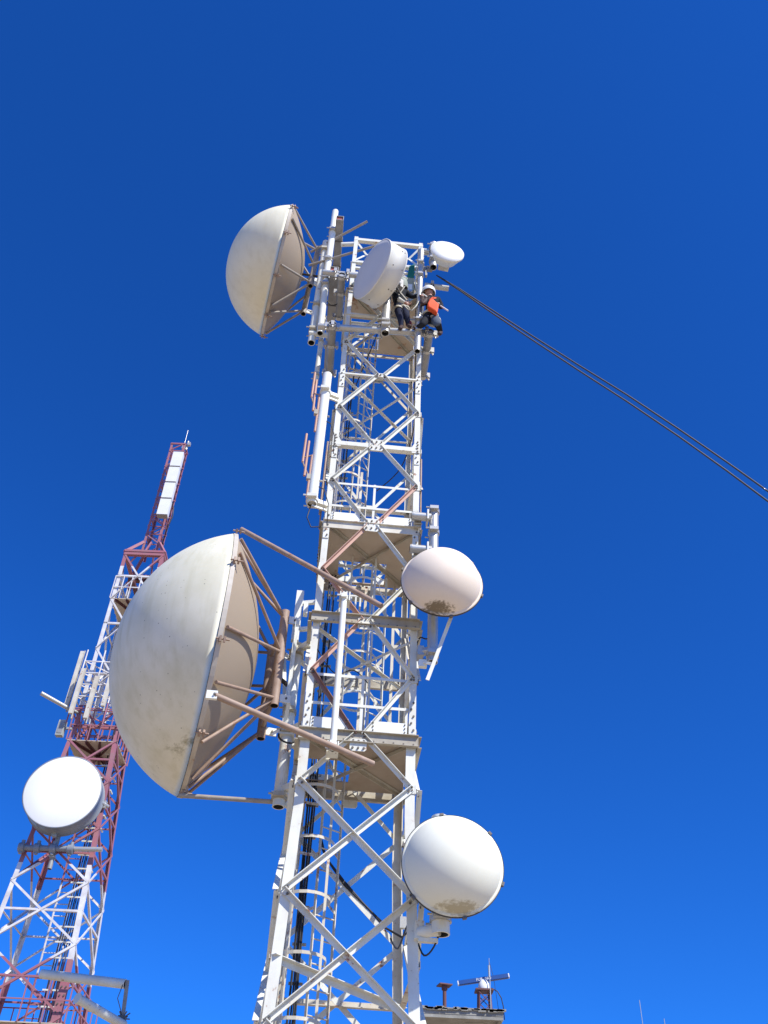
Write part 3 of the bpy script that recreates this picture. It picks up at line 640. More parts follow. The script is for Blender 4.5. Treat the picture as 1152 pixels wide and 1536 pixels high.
m = MB(); m.box(T(.72, -.05, 15.75), U*.15, Wd*.03, Z*.05); m.box(T(.75, -.05, 15.62), U*.02, Wd*.03, Z*.12); m.build('bracket', 'galvdark', root)
def cable(label, pts, r=.010):
    P = [V(p) for p in pts]; out = []
    for i in range(len(P)-1):               # Catmull-Rom through the points
        p0 = P[max(0, i-1)]; p1 = P[i]; p2 = P[i+1]; p3 = P[min(len(P)-1, i+2)]
        for k in range(6):
            t = k/6; out.append(.5*((2*p1)+(p2-p0)*t+(2*p0-5*p1+4*p2-p3)*t*t+(3*p1-p0-3*p2+p3)*t**3))
    out.append(P[-1]); m = MB(); m.path(out, r, 6); return tag(m.build('coax_cable', 'black'), label, 'cable')
cable('dark cable looping from the lowest round dish to the right leg', [T(.98, -.22, 3.72), T(.93, -.12, 3.35), T(.80, -.02, 3.2), T(.70, .1, 3.5), T(.66, .3, 3.6), T(.62, .9, 3.55), T(.56, 1.2, 3.75)])
cable('dark cable drooping from the pinkish round dish to the right leg', [T(.92, -.25, 7.55), T(.84, -.02, 7.15), T(.72, .12, 7.2), T(.66, .2, 6.8), T(.66, .25, 6.3), T(.66, .3, 5.9)])
cable('dark cable hanging down behind the tilted drum dish', [cD-nd*.5, cD-nd*.62-Z*.25, T(.1, -.1, 14.9), T(.0, .0, 14.2), T(-.15, .2, 13.6), T(-.4, .9, 13.2), T(-.5, 1.15, 12.8)])
cable('dark cable from the big dish hub curling to the left leg', [hc1-v1*.2, hc1-n1*.3-v1*.55, T(-.98, .6, 5.9), T(-.8, .5, 5.75), T(-.66, .6, 6.0), T(-.6, .9, 6.3), T(-.53, 1.15, 6.2)], .013)
cable('dark cable from the uppermost domed dish to the tower', [hc2-v2*.1, hc2-n2*.35-v2*.3, T(-1.2, .35, 15.3), T(-1.0, .4, 14.9), T(-.7, .5, 15.2), T(-.6, .9, 14.9)])
cable('dark cable running down the inside of the upper right leg', [T(.6, .1, 16.1), T(.6, .12, 15.2), T(.58, .1, 14.2), T(.6, .12, 13.2), T(.59, .1, 12.3), T(.6, .12, 11.4), T(.45, .6, 10.9), T(.1, 1.1, 10.8)])
cable('thin dark lead crossing inside the tower below the middle channel', [T(-.6, .1, 6.9), T(-.35, .2, 6.62), T(-.1, .3, 6.75), T(.1, .5, 6.7)], .007)
# ------------------------------------------------------------------ ropes
for k, (dy, lb) in enumerate(((0, 'upper of two dark ropes running down right from the tower top'), (.22, 'lower of two dark ropes running down right from the tower top'))):
    kn = [(655, 413, 413), (690, 434, 436), (730, 460, 464), (800, 505, 511), (870, 549, 557), (940, 592, 602), (1020, 645, 656), (1090, 693, 706), (1152, 737, 752)]
    pts = [on(x, (a, b)[k], -.1-.9*(x-655)/500) for x, a, b in kn]
    g0 = pts[-1]; gd = (pts[-1]-pts[-3]).normalized()
    for i in range(1, 30):
        q = g0+gd*i*.6; q.z += -.004*i*i; pts.append(q)
        if q.z < .02: break
    m = MB()
    m.path(pts, .014, 6); tag(m.build('rope', 'blackpaint'), lb, 'rope')
# ------------------------------------------------------------------ the far red and white tower
LYAW = -.012; LO = V((-7.9, 24, 1.6)); LU = V((math.cos(LYAW), math.sin(LYAW), 0)); LW = V((-math.sin(LYAW), math.cos(LYAW), 0)); LWID = 1.334
def L(u, w, h): return LO+LU*u+LW*w+Z*h
def lw(h): return LWID/2+max(0, 13.4-h)*.066
def lc(k, h):
    su = -1 if k in (0, 3) else 1; x = lw(h)-LWID/2
    return L(su*lw(h), (-x if k < 2 else LWID+x), h)
far = thing('lattice_tower', 'distant red and white steel lattice tower on the left', 'tower', L(0, LWID/2, -1.6))
for k in range(4):
    su = -1 if k in (0, 3) else 1; sw = 1 if k < 2 else -1; m = MB()
    for h0, h1 in ((19.96, 13.4), (13.4, -1.6)): m.angle(lc(k, h1), lc(k, h0), .115, .012, LU*(-su), LW*sw)
    m.build('leg', 'mast2', far)
lfaces = [(0, 1, -LW), (1, 2, LU), (2, 3, LW), (3, 0, -LU)]
def lmem(a, b, nrm, name, s_=.055, flip=False):
    d = (b-a).normalized(); pd = nrm.cross(d).normalized(); pd = pd if pd.z > 0 else -pd
    m = MB(); m.angle(a-pd*s_/2, b-pd*s_/2, s_, .008, pd, nrm if flip else -nrm); m.build(name, 'mast2', far)
ULV = [19.9, 18.95, 18.0, 17.05, 16.1, 15.2, 14.3, 13.4]
for fi, (a, b, nrm) in enumerate(lfaces):
    for i in range(len(ULV)-1):
        h0, h1 = ULV[i], ULV[i+1]; hl, hc = (h0, h1) if i % 2 == 0 else (h1, h0)
        mid = (lc(a, hc)+lc(b, hc))/2
        lmem(lc(a, hl)+nrm*.01, mid+nrm*.01, nrm, 'diagonal_brace', flip=i % 2); lmem(lc(b, hl)+nrm*.018, mid+nrm*.018, nrm, 'diagonal_brace')
        if i % 2 == 0: lmem(lc(a, h1), lc(b, h1), nrm, 'horizontal_strut', .06)
    lmem(lc(a, 19.9)+nrm*.02, lc(b, 19.9)+nrm*.02, nrm, 'horizontal_strut', .12)
    hh = [13.0, 11.7, 10.35, 8.9, 7.4, 5.8, 4.1, 2.2, .2, -1.6]
    for i in range(len(hh)-1):
        mid = (lc(a, hh[i])+lc(b, hh[i]))/2 if False else None
        h0, h1 = hh[i], hh[i+1]; c0 = (lc(a, h1)+lc(b, h1))/2
        lmem(lc(a, h0)+nrm*.01, lc(b, h1)+nrm*.01, nrm, 'cross_brace', .055); lmem(lc(b, h0)+nrm*.02, lc(a, h1)+nrm*.02, nrm, 'cross_brace', .055)
        hm = h0-(h0-h1)*lw(h0)/(lw(h0)+lw(h1))
        lmem(lc(a, hm), lc(b, hm), nrm, 'horizontal_strut', .05)
# pyramid cap and slim mast
MW = .27; mc = L(0, LWID/2, 0)
def mcn(k, h): return L((-1 if k in (0, 3) else 1)*MW, LWID/2+(-1 if k < 2 else 1)*MW, h)
for k in range(4):
    m = MB(); m.bar(lc(k, 19.96), mcn(k, 20.75), .09); m.build('cap_rafter', 'mast2', far)
    m = MB(); su = -1 if k in (0, 3) else 1; sw = 1 if k < 2 else -1
    m.angle(mcn(k, 20.3), mcn(k, 25.75), .075, .01, LU*(-su), LW*sw); m.build('mast_leg', 'mast2', far)
for fi, (a, b, nrm) in enumerate(lfaces):
    m = MB(); h = 20.7; i = 0
    while h < 25.6:
        p, q = (a, b) if i % 2 else (b, a); m.bar(mcn(p, h), mcn(q, h+.42), .032); 
        if i % 2: m.bar(mcn(a, h), mcn(b, h), .03)
        h += .42; i += 1
    m.bar(mcn(a, 25.7), mcn(b, 25.7), .05); m.build('mast_lattice', 'mast2', far)
    m = MB(); m.bar(lc(a, 20.0), lc(b, 20.0), .08); m.bar((lc(a, 19.96)+lc(b, 19.96))/2, (mcn(a, 20.75)+mcn(b, 20.75))/2, .05); m.build('cap_beam', 'mast2', far)
m = MB()
for i in range(6): m.bar(L(-.3+.12*i, .3, 19.1), L(-.25+.12*i, 1.1, 19.8), .05)
m.bar(L(-.5, .6, 19.3), L(.5, .7, 19.3), .18); m.bar(L(-.2, .2, 18.9), L(-.2, 1.2, 18.9), .12); m.build('cap_stiffener', 'rustred', far)
m = MB(); m.tube(L(.1, .8, 25.7), L(.1, .8, 26.9), .014, 6); m.build('lightning_rod', 'galv', far)
m = MB(); m.tube(L(.32, .5, 25.5), L(.32, .5, 25.95), .04, 8); m.box(L(.4, .45, 25.75), LU*.05, LW*.05, Z*.07); m.box(L(.22, .45, 25.6), LU*.06, LW*.05, Z*.12); m.build('warning_lamp', 'galv', far)
# platforms, rails
def lplat(h, name='platform_plate', ext=.0, rail=0, railh=.95):
    x = lw(h)+ext+.03; m = MB(); m.box(L(0, LWID/2, h), LU*(x-.02), LW*(x-.02), Z*.012); m.build(name, 'plate', far)
    for i in range(4):
        m = MB(); a = -x+.15+i*(2*x-.3)/3; m.angle(L(a, LWID/2-x+.03, h-.015), L(-a*.6, LWID/2+x-.03, h-.015-.001*i), .07, .008, LU, -Z); m.build('platform_rib', 'rustred', far)
    if rail:
        for fi in range(4):
            m = MB(); P = [L(sx*x, LWID/2+sy*x, h) for sx, sy in ((-1, -1), (1, -1), (1, 1), (-1, 1))]; a, b = P[fi], P[(fi+1) % 4]
            for z in (railh, railh*.5): m.bar(a+Z*z, b+Z*(z-.003), .028)
            for t in range(5): q = a.lerp(b, t/5); m.bar(q, q+Z*railh, .026)
            m.build('handrail', 'mast2', far)
lplat(18.0, rail=1, railh=.9); lplat(12.95, rail=1); lplat(5.62, ext=.12, rail=1, railh=.95)
# cage of rails round the upper shaft, with panels in it
for h in (13.9, 14.3, 14.7, 15.1, 15.5):
    m = MB(); x = LWID/2+.16; P = [L(sx*x, LWID/2+sy*x, h) for sx, sy in ((-1, -1), (1, -1), (1, 1), (-1, 1))]
    for i in range(4): m.bar(P[i], P[(i+1) % 4], .03)
    m.bar(P[0], P[2], .03); m.build('antenna_ring', 'mast2', far)
for u, w in ((-.83, -.16), (-.3, -.16), (.2, -.16), (.7, -.16), (-.83, .6), (.83, .6)):
    m = MB(); m.tube(L(u, w, 13.4), L(u, w, 15.9), .022, 8); m.build('antenna_post', 'mast2', far)
for lab, u, w, h0, h1 in (('outermost slim white panel antenna at the left corner of the far tower', -1.02, -.05, 14.0, 15.9), ('slim white panel antenna second from the left in the cage of the far tower', -.72, -.35, 13.6, 15.1), ('broad white panel antenna in the middle of the cage of the far tower', -.28, -.3, 13.5, 14.9), ('white panel antenna beside the largest dish in the cage of the far tower', .12, -.32, 13.9, 15.3)):
    root = thing('panel_antenna', lab, 'antenna', L(u, w, h0), 'panel antennas on the far tower')
    m = MB(); m.box(L(u, w, (h0+h1)/2), LU*.055, LW*.04, Z*(h1-h0)/2); m.build('panel', 'worn', root)
    m = MB(); m.tube(L(u+.02, w+.11, h0-.1), L(u+.02, w+.11, h1+.1), .03, 8); m.bar(L(u, w+.05, h1-.2), L(u+.02, w+.13, h1-.2), .04); m.build('bracket', 'galvdark', root)
# stacked broadcast panels on the slim mast
for i, lb in enumerate(('topmost', 'second from the top', 'third from the top', 'lowest')):
    h1 = 24.82-.80*i; root = thing('broadcast_panel', 'bright white box antenna, %s of the stack on the red mast' % lb, 'antenna', L(.24, .1, h1-.74), 'white box antennas stacked on the red mast')
    m = MB(); c = L(.24, .08, h1-.37); x = .19
    m.add([c+LU*a*x*(1 if f else .92)+LW*(-.12 if f else .12)+Z*b*.365 for f in (1, 0) for a, b in ((-1, -1), (1, -1), (1, 1), (-1, 1))], [[0, 1, 2, 3], [4, 7, 6, 5], [0, 4, 5, 1], [1, 5, 6, 2], [2, 6, 7, 3], [3, 7, 4, 0]]); m.build('radome_box', 'plasticwhite', root)
    m = MB(); m.bar(c+LW*.12, c+LW*.34, .08); m.box(c-Z*.372+LW*.0, LU*x*.9, LW*.11, Z*.006); m.build('back_frame', 'galvdark', root)
m = MB(); m.path([L(.35, .3, 22.6), L(.48, .3, 22.3), L(.52, .3, 21.9), L(.42, .4, 21.5), L(.35, .5, 20.8)], .022, 6); tag(m.build('feeder_cable', 'black'), 'dark cable looping below the stack of white box antennas', 'cable')
# ladder and feeders in the far tower
m = MB()
for i in range(6):
    u = .30+.05*i; m.path([L(u, .75+.02*(i % 3), h) for h in [-1.5+1.0*j for j in range(21)]], .015, 6)
m.build('feeder_cables', 'black', far)
m = MB()
for du in (0, .34): m.bar(L(-.12+du, 1.0, -1.5), L(-.12+du, 1.0, 19), .04)
h = -1.4
while h < 18.8: m.tube(L(-.12, 1.0, h), L(.22, 1.0, h), .014, 6); h += .3
m.build('ladder', 'mast2', far)
h = 5.9
while h < 13:
    m = MB(); m.prism(L(0, .66, h), L(0, .66, h+.035), [(.22, 0), (.66, 0), (.66, .24), (.62, .24), (.62, .035), (.22, .035)], LU, LW); m.build('cable_clamp', 'white', far); h += .37
m = MB(); 
for dx in (0, .12, .2): m.bar(L(lw(6)-.35+dx-.1, -.2, 5.7), L(lw(6)-.33+dx-.1, -.2, 7.4), .03)
m.build('rail_post', 'mast2', far)
for k in (0, 1):                      # bolted cover plates at the foot platform
    c = lc(k, 6.15); m = MB(); m.box(c+LU*(-.07 if k else .07)-LW*.02, LU*.11, LW*.008, Z*.55)
    for j in range(6):
        for i in (-1, 1): m.bolt(c+LU*((-.07 if k else .07)+.05*i)+Z*(-.45+.18*j)-LW*.028, -LW, .022, .02, 1)
    m.build('splice_plate', ['mast2', 'bolt'], far)
# drum on the far tower
cF = L(-.13, -.85, 11.02); nF = (LU*.05-LW*.99).normalized()
drum('white faced drum dish with dark grey shroud on the far tower', cF, nF, .985, .50, 'drumwhite', 'drumgrey', dots=0, flange=.02)
m = MB(); m.tube(cF-nF*.35-Z*.99, cF-nF*.35-Z*1.08, .05, 10); m.tube(cF-nF*.3-Z*1.02, cF-nF*.42-Z*1.02, .06, 10)
o = m.build('drain_plug', 'galv', bpy.data.objects['drum_dish.001'])
root = pipe('mounting_pipe', 'vertical pipe behind the white faced drum dish', 'pipe', L(-.1, -.28, 9.2), L(-.1, -.28, 12.2), .06, 'galvdark', clamps=(.1, .9))
root = thing('crossbar_tube', 'dark horizontal pipe with lumpy clamps under the white faced drum dish', 'crossbar', L(.2, -.42, 9.66))
m = MB(); m.tube(L(-.95, -.42, 9.66), L(.45, -.42, 9.68), .07, 12); m.build('pipe', 'drumgrey', root)
m = MB(); m.tube(L(.45, -.42, 9.68), L(1.15, -.42, 9.70), .06, 12); m.build('pipe_end', 'galv', root)
for u in (-.9, -.5, -.1, .35):
    m = MB(); m.tube(L(u-.07, -.42, 9.66), L(u+.07, -.42, 9.66), .12, 10); m.tube(L(u, -.42, 9.5), L(u, -.42, 9.85), .05, 8); m.build('pipe_clamp', 'drumgrey', root)
m = MB(); m.tube(L(.75, -.4, 11.0), L(lw(11)+.1, -.1, 11.0), .05, 10); m.box(L(lw(11), -.2, 11.0), LU*.07, LW*.05, Z*.1); tag(m.build('stay_bar', 'galv'), 'short grey stub at the right edge of the white faced drum dish', 'bar')
# grey box and stick antenna
root = thing('equipment_box', 'small grey green box on the left leg of the far tower', 'box', L(-.98, -.05, 13.0))
m = MB(); m.box(L(-.96, -.05, 13.28), LU*.10, LW*.08, Z*.24); m.build('case', 'wall', root); m = MB(); m.box(L(-.96, -.135, 13.28), LU*.07, LW*.006, Z*.18); m.build('cover', 'galvdark', root); m = MB(); m.bar(L(-.85, -.05, 13.3), L(-.66, -.02, 13.3), .06); m.build('bracket', 'galvdark', root)
root = thing('stick_antenna', 'pale blunt stick antenna jutting left from the far tower', 'antenna', L(-1.1, -.35, 13.85))
m = MB(); m.tube(L(-1.58, -.72, 14.0), L(-.82, -.1, 13.86), .06, 14); m.build('radome_tube', 'galv', root); m = MB(); m.tube(L(-.84, -.12, 13.86), L(-.64, .0, 13.84), .05, 10); m.build('clamp', 'galvdark', root)
# ------------------------------------------------------------------ arm with two tubes at the lower left
def at(x, y, Y):
    v = FW+RT*((x-576)/F_PX)-UP*((y-768)/F_PX); return CAM+v*(Y/v.y)
root = thing('outrigger_mast', 'grey post with two flaking white tubes at the lower left', 'mast', V((at(183, 1530, 14).x, 14, 0)))
m = MB(); a, b = at(62, 1461, 14.1), at(188, 1476, 13.9); m.tube(a, b, .062, 18, hollow=True); m.build('tube', ['white', 'inside'], root)
m = MB(); a2, b2 = at(117, 1498, 13.2), at(186, 1538, 13.9); m.tube(a2, b2, .058, 18); m.tube(a2-(b2-a2).normalized()*.02, a2+(b2-a2).normalized()*.01, .066, 18); m.build('tube', 'white', root)
m = MB(); top = b+V((.02, 0, .05)); m.bar(top, at(183, 1534, 14), .05, .03, V((0, 1, 0))); m.bar(at(183, 1534, 14), V((at(183, 1534, 14).x, 14, 0)), .06); m.build('post', 'galvdark', root)
m = MB(); c = at(183, 1528, 13.93); random.seed(3)
for i in range(9):
    d = V((random.uniform(-1, 1), random.uniform(-.3, .3), random.uniform(-1, 1))).normalized(); m.tube(c-d*.05, c+d*random.uniform(.07, .13), .009, 5)
m.box(c, V((.05, 0, 0)), V((0, .05, 0)), V((0, 0, .03))); m.path([b+V((-.02, -.05, -.02)), b+V((-.05, -.06, -.2)), at(181, 1515, 13.9), c], .006, 5); m.build('lashing', 'bolt', root)
# ------------------------------------------------------------------ building with roof slab, radar
BY = 26.0; k_ = BY/14; rt_z = 3.80*k_+1.6
house = thing('flat_roof_building', 'low building with a flaking concrete roof slab at the lower right', 'building', V((2.55, BY+2, 0)))
X0, X1 = .87*k_, 1.97*k_; m = MB()
m.box(V(((X0+X1)/2, BY+2.4, rt_z-.07)), V(((X1-X0)/2, 0, 0)), V((0, 2.4, 0)), V((0, 0, .07)))
random.seed(5)
for i in range(40):
    x = X0+(X1-X0)*i/39+random.uniform(-.05, .05); m.box(V((x, BY-.02, rt_z-.02+random.uniform(-.02, .02))), V((random.uniform(.04, .12), 0, 0)), V((0, .03, 0)), V((0, 0, random.uniform(.01, .035))))
m.build('roof_slab', 'roof', house)
m = MB(); m.box(V(((X0+X1)/2, BY+.06, rt_z-.18)), V(((X1-X0)/2, 0, 0)), V((0, .05, 0)), V((0, 0, .045))); m.box(V((X1-.06, BY+2.4, rt_z-.18)), V((.05, 0, 0)), V((0, 2.25, 0)), V((0, 0, .045))); m.build('drip_edge', 'roof', house)
m = MB(); m.box(V(((X0+X1)/2-.2, BY+3.2, (rt_z-.2)/2)), V(((X1-X0)/2-.3, 0, 0)), V((0, 1.3, 0)), V((0, 0, (rt_z-.2)/2))); m.build('wall', 'wall', house)
m = MB(); m.box(V((2.6, BY+1.88, rt_z-1.5)), V((.4, 0, 0)), V((0, .03, 0)), V((0, 0, .5))); wn = m.build('window', 'inside', house)
m = MB(); m.poly([V((1.97*k_-.62+x*.3, BY+.7+y*.12, rt_z-.145)) for x, y in ((-1, 0), (-.5, .8), (.2, 1), (1, .1), (.4, -.9), (-.4, -.6))], Z, .006); m.build('peeling_paint', 'roof', house)
# radar
def q14(x, y): return at(x, y, BY+.8)
root = thing('marine_radar', 'blue bar radar on a small red lattice stand on the roof', 'radar', V((q14(727, 1516).x, BY+.8, rt_z)))
rx = q14(727, 1516).x; rzt = q14(727, 1488).z; m = MB()
for sx in (-1, 1):
    for sy in (-1, 1): m.bar(V((rx+sx*.17, BY+.8+sy*.17, rt_z)), V((rx+sx*.14, BY+.8+sy*.14, rzt)), .04)
for z0, z1 in ((.05, .5), (.5, .95)):
    for sy in (-1, 1):
        H_ = rzt-rt_z; m.bar(V((rx-.16, BY+.8+sy*.16, rt_z+z0*H_)), V((rx+.16, BY+.8+sy*.16, rt_z+z1*H_)), .02); m.bar(V((rx+.16, BY+.8+sy*.165, rt_z+z0*H_)), V((rx-.16, BY+.8+sy*.165, rt_z+z1*H_)), .02)
m.build('stand', 'rustred', root)
m = MB(); m.box(V((rx, BY+.8, rzt+.02)), V((.24, 0, 0)), V((0, .2, 0)), V((0, 0, .02))); m.build('stand_plate', 'rustred', root)
m = MB(); m.lathe(V((rx, BY+.8, rzt+.04)), Z, [(0, .15), (.05, .16), (.16, .14), (.24, .09), (.27, .06), (.3, .05)], 24, closed_end=True); m.build('pedestal', 'plasticwhite', root)
ra, rb = q14(688, 1475), q14(762, 1464); rd = (rb-ra).normalized(); ru = rd.cross(V((0, 1, 0))).normalized(); ru = ru if ru.z > 0 else -ru
m = MB(); rn = rd.cross(ru).normalized()
m.prism(ra, rb, [(-.045, -.06), (.045, -.06), (.06, -.04), (.06, .04), (.045, .06), (-.045, .06), (-.06, .04), (-.06, -.04)], ru, rn, 0); bar = m.build('scanner_bar', 'blue', root)
m = MB()
for p, s_ in ((ra, -1), (rb, 1)): m.prism(p, p+rd*s_*.03, [(-.04, -.055), (.04, -.055), (.055, -.04), (.055, .04), (.04, .055), (-.04, .055), (-.055, .04), (-.055, -.04)], ru, rn, 0)
m.build('end_cap', 'plasticwhite', bar)
m = MB(); m.tube(V((rx, BY+.8, rzt+.3)), ra.lerp(rb, .5), .06, 10); m.build('neck', 'plasticwhite', root)
cu = bpy.data.curves.new('lettering', 'FONT'); cu.body = 'FURUNO'; cu.size = .10; cu.align_x = 'CENTER'; cu.align_y = 'CENTER'; cu.extrude = .003
to = bpy.data.objects.new('lettering_tmp', cu); C.objects.link(to); bpy.context.view_layer.update()
me = bpy.data.meshes.new_from_object(to.evaluated_get(bpy.context.evaluated_depsgraph_get())); bpy.data.objects.remove(to)
fr = -rn if rn.y > 0 else rn
Mx = Matrix((( rd.x, ru.x, fr.x, 0), (rd.y, ru.y, fr.y, 0), (rd.z, ru.z, fr.z, 0), (0, 0, 0, 1)))
me.transform(Mx); lp = ra.lerp(rb, .5)+fr*.063; me.transform(Matrix.Translation(lp-ABS[bar])); me.materials.clear(); me.materials.append(M['plasticwhite'])
lo = bpy.data.objects.new('lettering', me); C.objects.link(lo); lo.parent = bar
m = MB(); wx = q14(735, 1516).x; m.tube(V((wx, BY+.6, rt_z)), V((wx, BY+.6, rt_z+1.15)), .016, 6); m.tube(V((wx, BY+.6, rt_z+1.15)), V((wx, BY+.6, q14(735, 1441).z)), .008, 6); m.tube(V((wx-.01, BY+.6, q14(735, 1470).z)), V((wx-.01, BY+.6, q14(735, 1452).z)), .03, 8)
tag(m.build('whip_antenna', 'galv'), 'thin whip antenna just behind the radar bar', 'antenna')
m = MB(); m.path([q14(737, 1482), q14(746, 1487), q14(752, 1497), q14(755, 1510), V((q14(756, 1517).x, BY+.8, rt_z))], .014, 6); tag(m.build('cable', 'black'), 'dark cable arching from the radar down to the roof edge', 'cable')
m = MB(); m.path([q14(733, 1440), q14(740, 1465), q14(744, 1490), q14(748, 1516)], .006, 5); tag(m.build('guy_wire', 'black'), 'fine slanting wire to the right of the radar stand', 'wire')
root = thing('roof_post', 'short rusty post with a flat plate on the roof left of the radar', 'post', V((q14(667, 1515).x, BY+.8, rt_z)))
px_ = q14(667, 1515).x; pz = q14(667, 1479).z
m = MB(); m.tube(V((px_, BY+.8, rt_z)), V((px_, BY+.8, pz)), .05, 12); m.tube(V((px_, BY+.8, pz-.1)), V((px_, BY+.8, pz)), .08, 12); m.build('post_tube', 'rustred', root)
m = MB(); m.box(V((px_, BY+.8, pz+.015)), V((.17, .04, 0)), V((-.04, .15, 0)), V((0, 0, .015))); m.build('top_plate', 'rustred', root)
for lb, x, y0, Y in (('taller of two hair thin whips at the bottom right', 961, 1500, 30), ('shorter of two hair thin whips at the bottom right', 998, 1528, 31)):
    t_ = at(x-2, y0, Y); m = MB(); m.tube(V((t_.x+.02, Y, gh(t_.x, Y))), t_-Z*2.2, .03, 8); m.tube(t_-Z*2.2, t_, .011, 6); tag(m.build('whip_antenna', 'galv'), lb, 'antenna')
# ------------------------------------------------------------------ people
def person(label, J, E, cols, base, face, extra=()):
    """J: joint name -> (point, radius); E: edges; cols: edge -> material name; the body is one skinned surface"""
    names = list(J); me = bpy.data.meshes.new('person_skeleton'); me.from_pydata([tuple(J[n][0]) for n in names], [(names.index(a), names.index(b)) for a, b, _ in E], [])
    o = bpy.data.objects.new('person_tmp', me); C.objects.link(o)
    sk = o.modifiers.new('skin', 'SKIN'); sk.use_smooth_shade = True
    for i, n in enumerate(names):
        me.skin_vertices[0].data[i].radius = (J[n][1],)*2 if not isinstance(J[n][1], tuple) else J[n][1]
        me.skin_vertices[0].data[i].use_root = (n == 'pelvis')
    ss = o.modifiers.new('sub', 'SUBSURF'); ss.levels = 2; ss.render_levels = 2
    bpy.context.view_layer.update()
    bm_ = bpy.data.meshes.new_from_object(o.evaluated_get(bpy.context.evaluated_depsgraph_get())); bpy.data.objects.remove(o)
    bm_.name = 'person'; mats = []
    for _, _, c in E:
        if c not in mats: mats.append(c)
    bm_.materials.clear()
    for c in mats: bm_.materials.append(M[c])
    segs = [(J[a][0], J[b][0], mats.index(c)) for a, b, c in E]
    for p in bm_.polygons:
        best = None; q = V(p.center)
        for a, b, k in segs:
            d = b-a; t = max(0, min(1, (q-a).dot(d)/max(1e-9, d.dot(d)))); dd = (q-a-d*t).length
            if best is None or dd < best[0]: best = (dd, k)
        p.material_index = best[1]; p.use_smooth = True
    # head with a face joined into the same mesh
    hc, fd = J['head'][0], face.normalized(); b2 = bmesh.new(); b2.from_mesh(bm_)
    if 'skin' not in mats: bm_.materials.append(M['skin']); mats.append('skin')
    si = mats.index('skin'); sd_ = fd.cross(Z).normalized(); hu = sd_.cross(fd)
    def blob(c, rx, ry, rz, n1_=10, n2_=14, mi=si):
        vs = []
        for i in range(n1_+1):
            th = math.pi*i/n1_
            for j in range(n2_):
                ph = 2*math.pi*j/n2_; vs.append(b2.verts.new(c+sd_*rx*math.sin(th)*math.cos(ph)+fd*ry*math.sin(th)*math.sin(ph)+hu*rz*math.cos(th)))
        for i in range(n1_):
            for j in range(n2_):
                try:
                    f = b2.faces.new([vs[i*n2_+j], vs[i*n2_+(j+1) % n2_], vs[(i+1)*n2_+(j+1) % n2_], vs[(i+1)*n2_+j]]); f.material_index = mi; f.smooth = True
                except ValueError: pass
    blob(hc, .072, .09, .108); blob(hc+fd*.088-hu*.01, .013, .018, .024, 6, 8)
    for s_ in (-1, 1): blob(hc+sd_*s_*.075-hu*.01, .01, .02, .03, 6, 8); blob(hc+fd*.078+sd_*s_*.03+hu*.012, .011, .008, .007, 6, 8, mats.index(E[0][2]))
    blob(hc+fd*.080-hu*.05, .022, .008, .006, 6, 8, mats.index(E[0][2]))
    bmesh.ops.remove_doubles(b2, verts=b2.verts, dist=1e-5); bmesh.ops.recalc_face_normals(b2, faces=b2.faces); b2.to_mesh(bm_); b2.free()
    bm_.transform(Matrix.Translation(-base)); ob = bpy.data.objects.new('person', bm_); C.objects.link(ob); ob.location = base; ABS[ob] = V(base); tag(ob, label, 'person')
    return ob, hc, fd, sd_, hu
def hand(J, E, wrist, name, d, palm, curl):
    """five separate fingers rooted in the palm"""
    d = d.normalized(); s_ = d.cross(palm).normalized(); W0 = J[wrist][0]; P = W0+d*.05
    J[name+'palm'] = (P, (.036, .018)); E.append((wrist, name+'palm', 'skin'))
    for i, (o_, ln) in enumerate(((-.030, .062), (-.010, .074), (.011, .070), (.030, .054))):
        a = P+s_*o_+d*.025; b = a+(d*(1-curl*.4)+palm*curl*.6).normalized()*ln*.55; c = b+(d*(1-curl)+palm*curl).normalized()*ln*.5
        for n_, p_, r_ in ((name+'a%d' % i, a, .010), (name+'b%d' % i, b, .009), (name+'c%d' % i, c, .008)): J[n_] = (p_, r_)
        E += [(name+'palm', name+'a%d' % i, 'skin'), (name+'a%d' % i, name+'b%d' % i, 'skin'), (name+'b%d' % i, name+'c%d' % i, 'skin')]
    a = W0+d*.03-s_*.038; b = a+(d*.7-s_*.5+palm*.5).normalized()*.035; J[name+'t0'] = (a, .012); J[name+'t1'] = (b, .010)
    E += [(name+'palm', name+'t0', 'skin'), (name+'t0', name+'t1', 'skin')]
# worker beside the drum
w0 = -.16
J = {'pelvis': (on(601, 459, w0), (.125, .10)), 'waist': (on(599, 453, w0), (.12, .10)), 'chest': (on(598, 443, w0-.03), (.155, .12)), 'neck': (on(600, 434, w0-.02), .055), 'head': (on(602, 426, w0-.03), .05),
     'hipL': (on(597, 462, w0), .095), 'kneeL': (on(601, 478, w0-.05), .062), 'ankL': (on(602, 491, w0), .042), 'toeL': (on(600, 493, w0-.20)+Z*.0, .038),
     'hipR': (on(606, 461, w0), .095), 'kneeR': (on(610, 475, w0-.05), .062), 'ankR': (on(613, 488, w0+.02), .042), 'toeR': (on(615, 490, w0-.16), .038),
     'shL': (on(591, 439, w0-.06), .062), 'elL': (on(598, 449, w0-.22), .048), 'wrL': (on(607, 454, w0-.24), .03),
     'shR': (on(608, 438, w0), .062), 'elR': (on(619, 446, w0-.02), .045), 'wrR': (on(629, 442, -.25), .03)}
